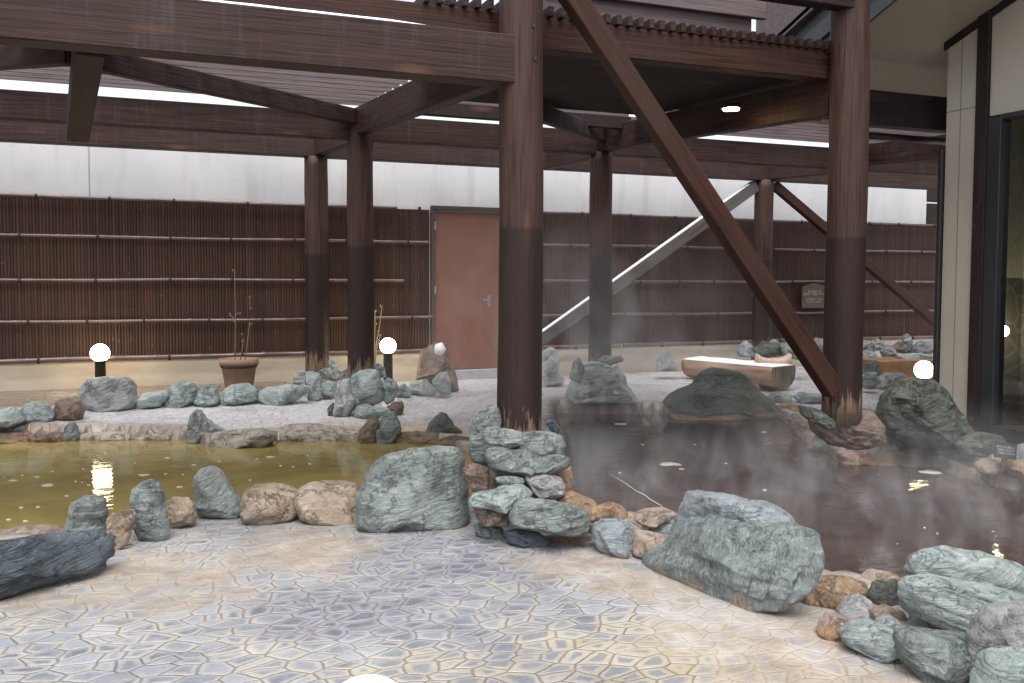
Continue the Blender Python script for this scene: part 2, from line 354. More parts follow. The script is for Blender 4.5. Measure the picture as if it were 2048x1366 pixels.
rock('sandy stone under the flat teal slab', 'tan', [(945,1016),(970,1012),(1014,1014),(1022,1030),(1016,1048),(968,1052),(948,1040)], 3, 1, zc=4.9, group=G2)
rock('oblong green rock with flat layered side near the middle of the paving edge', 'green', [(1014,1030),(1020,1012),(1034,1004),(1060,1001),(1108,1006),(1149,1020),(1177,1027),(1184,1045),(1178,1068),(1160,1075),(1120,1074),(1081,1069),(1033,1056),(1016,1046)], 5, .9, zc=4.75, group=G2, stra=.06, pw=.45)
rock('small blue white stone below the flat teal slab', 'spot', [(946,1052),(960,1045),(990,1048),(1008,1058),(1008,1075),(975,1078),(952,1068)], 3, .9, group=G2)
rock('low dark striped stone under the oblong green rock', 'slate', [(1006,1067),(1040,1060),(1080,1068),(1099,1083),(1092,1096),(1050,1097),(1012,1091)], 4, .9, group=G2, stra=.08)
rock('sandy mortar stone in the shade under the oblong green rock', 'brown', [(1085,1072),(1130,1070),(1180,1068),(1186,1092),(1140,1098),(1092,1096)], 3, 1, zc=4.9, group=G2)
# near rim of the dark pool
rock('cream capped stone between the oblong green rock and the dark pool', 'orange', [(1178,1028),(1198,1014),(1222,1006),(1246,1014),(1256,1027),(1246,1038),(1200,1046),(1176,1042)], 3, 1.1, group=G3, zc=5.0, planes=3)
rock('low orange ledge stone beside the white topped slab', 'orange', [(1110,998),(1140,985),(1190,1010),(1205,1030),(1185,1042),(1130,1030)], 3, 1.2, group=G3, zc=5.05, planes=3)
rock('rounded blue grey stone right of the oblong green rock', 'blue', [(1184,1066),(1192,1052),(1210,1043),(1239,1041),(1267,1053),(1294,1069),(1290,1086),(1256,1107),(1222,1111),(1191,1102),(1183,1085)], 4, .9, group=G3, planes=3)
rock('flat cream and grey stone at the pool edge beside the largest boulder', 'tan', [(1262,1031),(1290,1020),(1328,1017),(1357,1031),(1345,1044),(1300,1050),(1270,1044)], 3, 1.2, group=G3, zc=4.95, planes=3)
rock('small grey green stone tucked left of the largest boulder', 'blue', [(1294,1056),(1315,1046),(1345,1045),(1345,1069),(1325,1081),(1300,1074)], 3, 1, group=G3)
rock('tan stone filling the gap left of the largest boulder', 'tan', [(1268,1062),(1290,1068),(1345,1078),(1350,1100),(1300,1122),(1262,1112)], 3, 1, group=G3)
rock('low tan stone behind the rounded blue grey stone', 'tan', [(1238,1040),(1265,1032),(1298,1042),(1300,1060),(1262,1064)], 3, 1, group=G3, zc=4.92)
rock('grey upper half of the largest boulder, rising by the dark water', 'blue', [(1346,1085),(1358,1045),(1370,1013),(1384,989),(1404,984),(1421,991),(1459,991),(1493,1002),(1527,1009),(1550,1011),(1578,1030),(1594,1044),(1594,1068),(1510,1100),(1408,1100)], 5, .8, group=G3, zc=4.5, amp=.06, sk=-.3)
rock('largest boulder, green streaked, between the paving and the dark pool', 'streak', [(1288,1125),(1312,1105),(1332,1098),(1346,1073),(1360,1046),(1375,1035),(1425,1033),(1510,1052),(1596,1055),(1626,1072),(1647,1105),(1653,1132),(1643,1160),(1632,1180),(1606,1200),(1555,1214),(1500,1214),(1430,1206),(1380,1192),(1335,1165),(1300,1145)], 5, .8, group=G3, amp=.05, stra=.012, planes=16, pw=.5, sk=-.75, seed=41)
rock('orange brown rock right of the largest boulder', 'orange', [(1600,1190),(1620,1168),(1640,1158),(1669,1155),(1709,1160),(1738,1171),(1732,1190),(1698,1200),(1682,1214),(1661,1218),(1636,1212),(1606,1214)], 4, .9, group=G7, amp=.07)
rock('flat orange stone at the water behind the orange brown rock', 'orange', [(1645,1158),(1665,1149),(1698,1149),(1714,1161),(1685,1170),(1650,1168)], 3, 1.2, group=G7, zc=4.35)
rock('grey topped orange stone at the water left of the teal slabs', 'tan', [(1717,1178),(1730,1158),(1744,1146),(1789,1151),(1812,1166),(1790,1180),(1736,1192)], 3, 1, group=G7, zc=4.2)
rock('dark green fractured stone left of the middle teal slab', 'dark', [(1734,1195),(1754,1168),(1805,1164),(1812,1188),(1812,1222),(1789,1228),(1770,1213),(1744,1210)], 4, .8, group=G7, zc=3.95, stra=.04, amp=.08)
rock('pale faceted stone in front of the dark fractured stone', 'pale', [(1677,1222),(1698,1198),(1722,1190),(1746,1204),(1752,1233),(1738,1252),(1709,1252),(1685,1236)], 4, .9, group=G7, zc=3.8)
rock('pinkish wedge stone at the paving edge right of the largest boulder', 'pink', [(1638,1268),(1648,1247),(1663,1230),(1693,1234),(1732,1250),(1740,1268),(1700,1284),(1650,1284)], 4, .9, group=G7)
rock('tan stone between the pale faceted stone and the middle teal slab', 'tan', [(1740,1222),(1775,1212),(1812,1226),(1822,1255),(1800,1275),(1750,1262)], 3, .9, group=G7, zc=3.75)
rock('little teal stone lying on the wedge shaped teal stone', 'teal', [(1754,1243),(1770,1232),(1789,1235),(1806,1249),(1786,1267),(1762,1258)], 3, 1, group=G7, zc=3.55)
rock('wedge shaped teal stone with pale top at the paving edge', 'teal', [(1687,1275),(1709,1260),(1757,1250),(1789,1266),(1808,1281),(1803,1300),(1772,1322),(1741,1314),(1697,1296)], 4, 1.0, group=G7, stra=.04, pw=.45)
rock('brown rock in the shadow right of the largest boulder', 'brown', [(1590,1205),(1640,1200),(1690,1210),(1700,1240),(1650,1245),(1600,1236)], 3, .9, group=G7, zc=4.15)
rock('long pale blue slab, middle of the three teal slabs at right', 'teal', [(1806,1201),(1810,1172),(1829,1162),(1870,1158),(1937,1172),(2004,1189),(2060,1200),(2110,1230),(2090,1275),(2020,1287),(1950,1281),(1870,1265),(1829,1249),(1811,1230)], 5, .8, group=G7, zc=3.6, stra=.07, amp=.03, pw=.45)
rock('lowest teal slab in the front right stack', 'green', [(1803,1290),(1812,1266),(1843,1266),(1896,1282),(1960,1290),(1990,1340),(1975,1400),(1870,1396),(1829,1345),(1808,1315)], 5, .8, group=G7, zc=3.2, stra=.06, amp=.04)
rock('long ridged teal slab, topmost of the front right stack', 'teal', [(1817,1150),(1829,1121),(1856,1110),(1896,1103),(1937,1107),(2004,1124),(2060,1142),(2090,1168),(2040,1184),(1977,1184),(1923,1173),(1870,1162),(1829,1164)], 5, .9, group=G7, zc=3.8, stra=.05, amp=.04, pw=.45)
rock('grey rounded boulder at the right edge of the front right stack', 'grey', [(1944,1330),(1950,1275),(1966,1241),(1987,1220),(2020,1210),(2060,1206),(2120,1230),(2130,1330),(2060,1390),(1965,1395)], 5, .8, group=G7, zc=3.12, pw=.5)
rock('blue green cobble in the bottom right corner', 'teal', [(1956,1390),(1977,1332),(2004,1316),(2048,1310),(2100,1320),(2130,1400),(2050,1440),(1970,1440)], 4, .9, group=G7, zc=2.95)
# far rim of the left pool
rock('flat teal stone at the far left end of the ochre pool', 'teal', [(-40,862),(0,856),(30,851),(70,848),(100,853),(104,864),(40,870),(-40,872)], 3, 1.5, group=G4, base=.0)
rock('brown rim stone at the far left corner of the ochre pool', 'brown', [(-60,872),(0,863),(50,864),(64,876),(60,890),(0,893),(-60,892)], 3, 1.5, group=G4, base=-.06)
rock('low brown rim stone just right of the far left corner', 'brown', [(55,872),(85,865),(125,866),(135,878),(130,890),(70,892)], 3, 1.5, group=G4, base=-.06)
rock('little pointed green stone on the far rim at left', 'green', [(125,875),(130,856),(138,843),(148,848),(153,862),(158,880),(150,890),(130,889)], 3, 1, group=G4, base=-.06)
rock('long brown ledge stone on the far rim below the bed', 'ledge', [(150,872),(180,862),(230,863),(262,868),(265,884),(210,889),(155,888)], 3, 1.6, group=G4, base=-.06)
rock('second long brown ledge stone, left of the snow flecked rock', 'ledge', [(258,872),(300,864),(350,861),(378,866),(382,884),(330,889),(262,888)], 3, 1.6, group=G4, base=-.06)
rock('snow flecked green rock standing on the far rim of the ochre pool', 'spot', [(368,845),(370,829),(380,821),(393,826),(408,842),(425,856),(447,862),(442,876),(400,888),(375,886),(368,868)], 4, .8, group=G4, base=-.03)
rock('pale flat slab on the far rim, left one of the pair', 'ledge', [(402,886),(412,869),(460,861),(520,859),(548,864),(552,880),(540,892),(500,901),(440,906),(406,903)], 4, 1.2, group=G4, base=-.07, pw=.45)
rock('pale flat slab on the far rim, right one of the pair', 'ledge', [(544,868),(560,853),(600,849),(660,854),(722,859),(727,878),(700,888),(640,893),(560,894),(546,885)], 4, 1.2, group=G4, base=-.07, pw=.45)
rock('brown leaning stone on the far rim left of its pointed green neighbour', 'brown', [(717,862),(728,846),(740,836),(754,834),(759,845),(754,868),(752,886),(738,892),(720,888)], 4, .9, group=G4, base=-.05)
rock('pointed green stone on the far rim in front of the rear left posts', 'green', [(750,868),(757,845),(765,828),(775,821),(788,826),(797,846),(803,862),(793,878),(786,890),(756,893)], 4, .9, group=G4, base=-.05)
rock('long brown rim stone between the two pointed stones', 'brown', [(785,882),(795,867),(834,864),(877,867),(886,879),(873,893),(834,898),(789,897)], 4, 1.2, group=G4, base=-.07)
rock('dark cone shaped stone on the ochre paving left of the main post', 'dark', [(853,862),(858,847),(866,835),(877,827),(892,828),(904,846),(913,861),(925,863),(925,873),(888,876),(861,871)], 4, .9, group=G4, base=-.01)
rock('reddish rim stone between the cone shaped stone and the main post', 'brown', [(868,893),(881,878),(912,872),(943,877),(950,903),(900,906)], 3, 1.2, group=G4, base=-.07)
# rocks by the bed
rock('round green rock at the left edge below the cream wall', 'teal', [(-40,835),(-10,816),(17,815),(34,825),(45,845),(20,856),(-40,858)], 4, .9, group=G5)
rock('green rock with a pale top, second from the left edge by the bed', 'teal', [(32,828),(50,810),(72,803),(92,809),(105,833),(100,847),(62,851),(40,847)], 4, .9, group=G5)
rock('dark brown round rock beside the big grey rock', 'brown', [(102,822),(114,799),(137,793),(154,801),(164,820),(156,840),(116,844),(103,838)], 4, .9, group=G5, pw=.5)
rock('small pale green rock leaning on the big grey rock', 'teal', [(150,806),(158,795),(170,789),(184,800),(194,815),(196,828),(161,834),(150,825)], 3, .8, group=G5, zc=9.0)
rock('big grey rock in front of the left globe lamp', 'grey', [(150,800),(164,775),(185,758),(219,752),(256,755),(266,768),(269,790),(272,808),(263,818),(205,824),(172,820)], 4, .6, group=G5, planes=5)
rock('low teal rock just right of the big grey rock', 'teal', [(268,803),(284,786),(310,782),(331,782),(335,793),(318,815),(274,819)], 3, .9, group=G5)
rock('grey green rock with a notch, left of the flower pot', 'teal', [(325,812),(333,789),(335,770),(355,762),(388,767),(397,782),(388,803),(362,816)], 4, .8, group=G5)
rock('small green rock below the left side of the flower pot', 'teal', [(385,806),(393,782),(414,770),(431,779),(437,806),(410,815)], 3, .9, group=G5)
rock('dark green rock right below the flower pot', 'teal', [(432,796),(445,780),(461,770),(492,767),(513,780),(512,801),(472,812),(441,812)], 4, .8, group=G5)
rock('wide smooth pale green rock right of the flower pot', 'teal', [(508,790),(533,774),(574,769),(612,772),(618,783),(600,800),(575,811),(533,812),(512,803)], 4, .9, group=G5, pw=.5)
rock('small pale rock at the left of the rear post heap', 'teal', [(584,752),(599,741),(613,743),(614,760),(600,770),(586,768)], 3, .9, group=G6, zc=10.3)
rock('narrow upright green rock before the leftmost rear post', 'teal', [(609,748),(623,741),(640,752),(643,779),(643,800),(617,803),(615,776)], 3, .8, group=G6)
rock('white mottled rock behind the narrow upright rock', 'spot', [(632,748),(648,735),(666,741),(680,757),(668,766),(644,764)], 3, .9, group=G6, zc=10.05)
rock('fluted green rock between the two rear left posts', 'teal', [(636,770),(654,761),(672,763),(670,781),(668,799),(646,799)], 3, .9, group=G6)
rock('small green rock perched between the two rear left posts', 'teal', [(656,722),(664,718),(671,723),(676,738),(688,744),(681,754),(666,750),(659,735)], 3, .8, group=G6, zc=10.2)
rock('tiny snow capped rock left of the second rear post', 'spot', [(676,754),(687,741),(697,737),(699,757),(682,762)], 3, .9, group=G6, zc=9.6)
rock('black and white mottled rock at the front left of the post heap', 'spot', [(666,824),(669,795),(675,774),(685,760),(699,757),(702,787),(711,803),(708,819),(697,834),(668,834)], 4, .8, group=G6)
rock('small dark rock left of the black and white mottled rock', 'dark', [(654,817),(666,804),(672,826),(656,832)], 3, .9, group=G6)
rock('largest rounded pale green rock of the rear post heap', 'teal', [(695,770),(705,750),(720,741),(740,737),(755,741),(760,758),(765,779),(769,799),(755,809),(736,811),(712,807),(700,790)], 4, .7, group=G6, zc=9.15, planes=5)
rock('squarish green rock right of the largest rounded one', 'teal', [(758,768),(775,755),(791,765),(795,779),(789,801),(773,810),(762,795)], 4, .8, group=G6, zc=9.2)
rock('small blue rock right behind the second rear post', 'blue', [(746,727),(757,726),(769,736),(773,752),(759,756),(750,742)], 3, .9, group=G6, zc=9.7)
rock('low flat green rock at the foot of the rear post heap', 'teal', [(704,828),(711,813),(728,808),(748,813),(767,814),(779,821),(767,834),(736,838),(707,838)], 4, 1.0, group=G6)
rock('small dark brown rock at the right foot of the rear post heap', 'brown', [(771,816),(785,805),(802,802),(808,815),(806,831),(795,832),(781,825)], 3, .9, group=G6)
rock('pale blue rock under the middle globe lamp', 'blue', [(790,775),(808,767),(818,778),(824,790),(812,797),(791,797)], 3, .9, group=G6)
rock('pale square rock between the middle lamp and the tall rock', 'teal', [(814,778),(822,762),(853,759),(866,771),(871,787),(843,793),(820,791)], 3, .9, group=G6)
rock('tall brown green rock with snow on top beside the red door', 'brown', [(833,760),(835,721),(842,701),(855,695),(859,689),(869,685),(885,687),(892,699),(897,713),(908,740),(912,756),(917,784),(902,786),(880,785),(865,775),(843,765)], 4, .6, group=G6, stra=.02)
rock('grey green rock leaning on the front of the tall snow topped rock', 'teal', [(864,760),(877,746),(892,743),(901,762),(902,787),(881,791),(869,778)], 3, .7, group=G6, zc=10.0)
# right middle
rock('pale upright rock against the cream wall right of the main post', 'mist', [(1084,705),(1100,693),(1111,697),(1120,718),(1116,744),(1088,748)], 3, .8, group=G8, zc=10.9)
rock('low pale rock under the pale upright rock', 'mist', [(1080,750),(1112,743),(1129,758),(1127,771),(1086,774)], 3, .9, group=G8)
rock('large grey green heap rock round the rear post beside the steam', 'mist', [(1131,795),(1134,770),(1145,735),(1158,724),(1200,722),(1240,722),(1250,740),(1259,754),(1260,771),(1273,795),(1268,806),(1200,809),(1145,808)], 5, .7, group=G8, amp=.06, planes=5)
rock('flat small stone on top of the large heap rock', 'mist', [(1196,722),(1211,711),(1240,712),(1248,723),(1222,730)], 3, 1, group=G8, zc=9.2)
rock('upright chip stone at the left shoulder of the large heap rock', 'mist', [(1138,757),(1147,726),(1161,715),(1170,742),(1164,767)], 3, .8, group=G8, zc=9.3)
rock('broad dark green mound before the log bench', 'dark', [(1330,812),(1340,797),(1365,783),(1395,768),(1415,746),(1436,735),(1457,738),(1484,742),(1503,758),(1522,783),(1545,800),(1572,834),(1540,838),(1480,836),(1400,832),(1345,826)], 5, .6, group=G8, amp=.045, base=-.03)
rock('orange ledge stone at the far shore under the large heap rock', 'orange', [(1105,818),(1140,808),(1210,805),(1272,808),(1280,822),(1200,832),(1110,830)], 4, 1.3, group=G8, base=-.08)
rock('brown ledge stone between the heap rock and the dark mound', 'brown', [(1270,815),(1300,806),(1345,804),(1352,824),(1290,831)], 3, 1.2, group=G8, base=-.08)
rock('orange ledge stone under the broad dark mound', 'orange', [(1340,832),(1370,823),(1420,828),(1470,821),(1530,826),(1572,830),(1575,842),(1500,845),(1420,844),(1345,842)], 4, 2.2, group=G8, base=-.07, amp=.09)
rock('cream ledge stone right of the broad dark mound', 'orange', [(1545,820),(1582,806),(1606,814),(1606,830),(1572,838),(1550,836)], 3, 1.2, group=G8, base=-.05)
rock('pale teal stone lying right under the log bench', 'teal', [(1534,794),(1544,785),(1573,783),(1586,792),(1584,804),(1547,806)], 3, .9, group=G8)
rock('grey stone between the log bench and the right post foot', 'blue', [(1588,793),(1604,784),(1640,786),(1650,805),(1602,808)], 3, .9, group=G8)
rock('upright teal stone by the wall at the left end of the log bench', 'teal', [(1311,743),(1316,715),(1330,702),(1344,712),(1354,743)], 3, .8, group=G8, zc=11.8)
rock('brown grey round rock at the water left of the right post foot', 'brown', [(1578,842),(1586,829),(1608,827),(1626,842),(1634,860),(1628,875),(1608,882),(1588,872),(1579,858)], 4, .8, group=G8, base=-.06)
rock('smooth green slab slanting below the right post foot', 'dark', [(1602,811),(1630,817),(1652,828),(1672,842),(1670,855),(1648,860),(1626,847),(1604,830)], 4, .9, group=G8, zc=6.2)
rock('small triangular green stone at the water below the slanting slab', 'green', [(1615,897),(1626,884),(1640,862),(1651,862),(1660,900),(1648,906)], 3, .8, group=G8, base=-.06)
rock('dark brown rock carrying the right post foot', 'brown', [(1622,830),(1650,818),(1700,814),(1755,818),(1772,845),(1772,880),(1700,900),(1650,890),(1625,860)], 5, .9, group=G8, zc=6.5, amp=.07)
rock('porous pinkish rock at the water right of the right post', 'pink', [(1674,906),(1685,884),(1709,869),(1731,867),(1758,866),(1784,875),(1824,880),(1875,897),(1890,915),(1863,926),(1824,932),(1714,934),(1682,924)], 5, .7, group=G8, base=-.06, amp=.08)
rock('dark mossy mound in front of the right globe lamp', 'dark', [(1756,832),(1766,804),(1787,786),(1803,765),(1826,755),(1861,758),(1880,778),(1902,797),(1922,830),(1945,868),(1968,890),(1900,905),(1861,902),(1792,890),(1760,868)], 5, .6, group=G8, zc=7.0, amp=.06, stra=.015)
rock('flat grey stone at the shore right of the pinkish rock', 'grey', [(1882,918),(1906,900),(1938,896),(1970,901),(1965,924),(1924,936),(1890,932)], 4, 1.1, group=G8, base=-.04)
rock('sandy stone at the shore below the small black sign', 'tan', [(1955,930),(1968,920),(1990,916),(2012,920),(2016,936),(1985,950),(1960,944)], 3, 1, group=G8, zc=6.4)
rock('round orange stone at the water below the small black sign', 'orange', [(1970,945),(1985,929),(2003,932),(2026,945),(2042,960),(2036,985),(1990,985),(1974,965)], 4, .9, group=G8, base=-.08)
rock('sandy stone at the right edge beside the small black sign', 'orange', [(2010,935),(2020,922),(2048,924),(2110,930),(2130,975),(2060,990),(2035,965)], 4, 1, group=G8, base=-.06)
rock('dark weedy stone behind the small black sign', 'dark', [(1915,892),(1935,876),(1965,866),(1998,872),(2010,905),(1960,914),(1925,912)], 4, .9, group=G8, zc=6.75)
rock('green stone at the right edge behind the small black sign', 'green', [(2024,915),(2034,896),(2060,888),(2110,896),(2120,928),(2040,930)], 3, .8, group=G8, zc=6.6)
# small rocks in the background right
bgr = [
 ('grey peaked rock behind the log bench, left of the wooden headrest', 'blue', [(1474,706),(1484,688),(1495,681),(1508,690),(1512,712),(1478,714)], 12.3),
 ('dark shaggy rock just behind the wooden headrest', 'dark', [(1508,698),(1530,682),(1562,686),(1566,712),(1513,716)], 12.0),
 ('small pale rock at the foot of the rear right post', 'pale', [(1533,690),(1548,678),(1562,686),(1558,700),(1538,700)], 12.2),
 ('dark teal rock right of the wooden headrest', 'green', [(1560,692),(1585,683),(1602,700),(1612,720),(1568,718)], 11.9),
 ('pale rock left of the right post under the wall sign', 'pale', [(1620,692),(1632,675),(1648,680),(1652,706),(1628,704)], 12.0),
 ('pale rock just right of the right post, top row', 'grey', [(1712,694),(1726,677),(1740,690),(1737,704),(1716,706)], 12.4),
 ('round grey rock second in the top row right of the right post', 'grey', [(1732,692),(1745,683),(1752,692),(1748,702),(1734,704)], 12.3),
 ('pale pointed rock third in the top row right of the right post', 'pale', [(1747,694),(1755,677),(1770,684),(1771,700),(1750,702)], 12.4),
 ('round pale rock in the lower row above the far basin', 'grey', [(1762,704),(1775,689),(1794,698),(1797,714),(1766,716)], 12.0),
 ('brownish rock left of the tall pointed teal rock', 'brown', [(1783,695),(1800,682),(1813,693),(1811,706),(1786,706)], 12.3),
 ('tall pointed teal rock above the far basin', 'green', [(1798,704),(1808,674),(1816,667),(1828,690),(1830,706),(1804,708)], 12.3),
 ('wide grey rock at the right end of the top row', 'grey', [(1826,695),(1840,682),(1880,680),(1885,708),(1830,710)], 12.4),
 ('grey rock in the lower row next to the right post', 'blue', [(1712,712),(1735,700),(1754,708),(1755,724),(1718,728)], 11.9),
 ('flat teal capstone of the far basin', 'teal', [(1790,714),(1830,706),(1885,712),(1885,722),(1796,722)], 11.7),
 ('black rock at the left corner of the far basin', 'dark', [(1722,740),(1735,722),(1754,720),(1762,738),(1755,752),(1724,752)], 11.3),
 ('grey green block below the black rock', 'green', [(1722,756),(1735,746),(1754,744),(1759,765),(1750,779),(1722,779)], 11.0),
 ('long rounded grey stone before the far basin', 'grey', [(1756,756),(1775,745),(1805,747),(1818,757),(1800,766),(1762,766)], 10.8),
 ('small teal stone on the paving before the far basin', 'teal', [(1754,774),(1768,764),(1784,773),(1780,780),(1756,780)], 10.6)]
for lb, ty, pts, z in bgr: rock(lb, ty, pts, 3, .9, zc=z, group=G9)

# ------------------------------------------------------------------ ground, pools
def pw2(px, z): return [onz(x, y, z).xy[:] for x, y in px]
ZW1, ZW2 = -.03, -.05
L = pw2([(-500,884),(0,877),(130,878),(260,879),(370,880),(410,892),(550,884),(720,880),(870,884),(940,905),(950,955),(930,1010),(720,1012),(590,1000),(480,1010),(400,1020),(330,1030),(240,1050),(180,1070),(120,1082),(0,1086),(-500,1110)], ZW1)
Rr = pw2([(1150,960),(1142,1000),(1190,1040),(1280,1048),(1360,1056),(1500,1090),(1600,1120),(1650,1165),(1720,1175),(1820,1185),(2060,1230)], ZW2) + [(4.0, 2.0), (5.6, 1.4), (6.3, 3.0), (6.3, 4.9)] + \
    pw2([(2048,985),(1960,968),(1880,936),(1760,930),(1680,928),(1650,900),(1600,880),(1575,850),(1560,836),(1300,829),(1110,826),(1100,860),(1120,900)], ZW2)
def sdist(X, Y, poly):
    P = np.array(poly); n = len(P); ins = np.zeros(X.shape, bool); d = np.full(X.shape, 1e9)
    for i in range(n):
        ax, ay = P[i]; bx, by = P[(i+1) % n]
        c = ((ay > Y) != (by > Y)) & (X < (bx-ax)*(Y-ay)/(by-ay+1e-12)+ax); ins ^= c
        t = np.clip(((X-ax)*(bx-ax)+(Y-ay)*(by-ay))/((bx-ax)**2+(by-ay)**2+1e-12), 0, 1)
        d = np.minimum(d, np.hypot(X-ax-t*(bx-ax), Y-ay-t*(by-ay)))
    return np.where(ins, -d, d)
def ss(t): t = np.clip(t, 0, 1); return t*t*(3-2*t)
xs = np.concatenate([[-120, -40, -15, -8], np.arange(-5, 9, .045), [9.5, 11, 13, 16, 25, 60, 120]])
ys = np.concatenate([[-120, -40, -12, -4, 0, .8], np.arange(1.4, 11.2, .045), [11.6, 13, 16, 25, 60, 120]])
GX, GY = np.meshgrid(xs, ys)
rngx = np.sin(GX*11.3+3*np.sin(GY*7))*np.cos(GY*9.1+2*np.sin(GX*5))
d1 = sdist(GX, GY, L)+.03*rngx; d2 = sdist(GX, GY, Rr)+.03*rngx
dm = np.minimum(d1, d2)
bed = ss((GY-9.75)/.15+.0)*ss((1.75-GX)/.2)
GZ = .13*ss((GY-7)/3.5)
GZ = GZ + .025*ss(1-dm/.35)*(dm > 0)
GZ = GZ + bed*.06*1.0
GZ = GZ - .42*ss(-dm/.09+.25)*(dm < .03)
GZ = GZ + .004*rngx
nv, nu = GX.shape
me = bpy.data.meshes.new('ground')
verts = np.stack([GX, GY, GZ], -1).reshape(-1, 3)
idx = np.arange(nu*nv).reshape(nv, nu)
faces = np.stack([idx[:-1, :-1], idx[:-1, 1:], idx[1:, 1:], idx[1:, :-1]], -1).reshape(-1, 4)
me.from_pydata(verts.tolist(), [], faces.tolist())
def fattr(nm, a):
    at = me.attributes.new(nm, 'FLOAT', 'POINT'); at.data.foreach_set('value', a.reshape(-1).astype(np.float32))
def blob(x, y, rx, ry, soft=1.0):
    c = ong(x, y); cx = ong(x+rx, y); cy = ong(x, y+ry) if y+ry > 600 else c
    a = (cx-c).length+1e-6; b = (cy-c).length+1e-6
    # elliptical patch aligned with the view heading on the floor
    dx = (GX-c.x)*RD.x+(GY-c.y)*RD.y; dy = (GX-c.x)*WD.x+(GY-c.y)*WD.y
    nz_ = .22*np.sin(dx*9+3*np.sin(dy*6+x))+.16*np.sin(dy*17+2*np.sin(dx*13)+y)
    return ss((1.35-np.hypot(dx/a, dy/b)+nz_)/.9*soft)
tan = ss(1-(dm-.02)/.4)*.9
for q in ((300,1190,190,45),(560,1120,200,30),(1180,1130,160,35),(1480,1290,240,70),(1600,1360,260,60),(330,1150,170,60),(620,1085,140,35),(1330,1175,170,45),(1500,1250,220,60),(1620,1330,160,50),(60,1190,190,25)): tan = np.maximum(tan, blob(*q)*.75)
tan = np.where(GY > 6.2, np.maximum(ss(1-(dm-.02)/.5), 0)*.8, tan)
cream = np.maximum(blob(1350,1310,330,90), blob(650,1075,100,30)*.8); cream = np.maximum(cream, blob(900,1340,300,40)*.6)
grey = np.maximum(blob(900,1110,240,70), blob(700,1230,250,60)); grey = np.maximum(grey, ss((GY-5.6)/.8))
ochre = np.maximum(blob(780,864,240,24), 0)*(GY > 5.5)
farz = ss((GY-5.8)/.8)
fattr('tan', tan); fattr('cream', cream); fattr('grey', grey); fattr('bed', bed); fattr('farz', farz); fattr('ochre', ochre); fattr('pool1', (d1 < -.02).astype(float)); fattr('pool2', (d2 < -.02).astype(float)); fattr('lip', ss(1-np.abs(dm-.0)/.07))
t = NT('crazy_paving')
v = t.coord('World', (1, 1, 0)); wob = t.noise(v, 3.0, 3, .6, 0, 1)
vm = t.n('ShaderNodeVectorMath', operation='MULTIPLY_ADD'); t.l(wob, vm.inputs[0]); vm.inputs[1].default_value = (.07, .07, 0); t.l(v, vm.inputs[2])
sc_ = t.n('ShaderNodeMapping'); t.l(vm.outputs[0], sc_.inputs[0]); sc_.inputs['Scale'].default_value = (.82, 1.2, 1); sc_.inputs['Rotation'].default_value = (0, 0, .35)
ve = t.n('ShaderNodeTexVoronoi', feature='DISTANCE_TO_EDGE', voronoi_dimensions='2D'); t.l(sc_.outputs[0], ve.inputs['Vector']); ve.inputs['Scale'].default_value = 11.0
vc = t.n('ShaderNodeTexVoronoi', feature='F1', voronoi_dimensions='2D'); t.l(sc_.outputs[0], vc.inputs['Vector']); vc.inputs['Scale'].default_value = 11.0
sepc = t.n('ShaderNodeSeparateColor'); t.l(vc.outputs['Color'], sepc.inputs[0])
dE = ve.outputs['Distance']; n1 = t.noise(v, 14, 5, .65); n15 = t.noise(v, 7, 3, .6); n2 = t.noise(v, 1.6, 4, .6); n3 = t.noise(v, 55, 4, .7)
dEn = t.math('ADD', t.math('ADD', dE, t.math('MULTIPLY', t.math('SUBTRACT', n1, .5), .26)), t.math('MULTIPLY', t.math('SUBTRACT', n15, .5), .3))
core = t.mix(sepc.outputs[0], (.075, .085, .105), (.27, .285, .315))
core = t.mix(t.mr(n1, .3, .7, 0, .55), core, (.35, .37, .41))
lightc = t.mix(t.mr(n2, .35, .65), (.34, .345, .355), (.385, .365, .315))
thr = t.math('ADD', t.math('MULTIPLY', sepc.outputs[1], .16), .06)
corem = t.mr(t.math('SUBTRACT', dEn, thr), -.02, .13, 0, 1)
st = t.mix(corem, lightc, core)
# cream zone: only the middles stay blue
corem2 = t.mr(t.math('SUBTRACT', dEn, t.math('ADD', thr, .1)), 0, .07, 0, .9)
stc = t.mix(corem2, t.mix(sepc.outputs[2], (.37, .315, .225), (.41, .385, .31)), (.18, .20, .225))
st = t.mix(t.attr('cream'), st, stc)
gm = t.math('MULTIPLY', t.attr('grey'), t.mr(n2, .3, .6, .55, .95))
stg = t.mix(t.mr(n1, .35, .65), (.16, .16, .19), (.30, .30, .345)); stg = t.mix(t.math('MULTIPLY', corem2, .9), stg, (.085, .09, .11))
st = t.mix(gm, st, stg); st = t.mix(t.math('MULTIPLY', t.attr('farz'), .8), st, t.mix(t.mr(n1, .3, .7), (.5, .485, .50), (.78, .77, .80)))  # far paving colour lightened, standing in for sky sheen and light under roof
jw = t.math('ADD', -.012, t.math('MULTIPLY', n15, .075))
joint = t.math('SUBTRACT', 1., t.mr(t.math('SUBTRACT', dE, jw), -.004, .02, 0, 1))
col = t.mix(t.math('MULTIPLY', joint, t.mr(gm, 0, 1, .7, .4)), st, (.24, .19, .14))
tm = t.mr(t.math('ADD', t.attr('tan'), t.math('MULTIPLY', t.math('SUBTRACT', t.noise(v, 2.6, 6, .7), .5), 1.5)), .2, .75, 0, .8)
tanc = t.ramp(t.noise(v, 5, 6, .7), [(.3, (.22, .17, .125)), (.5, (.35, .29, .225)), (.7, (.48, .43, .375))])
col = t.mix(t.math('MULTIPLY', tm, t.mr(corem2, 0, 1, 1, .72)), col, tanc)
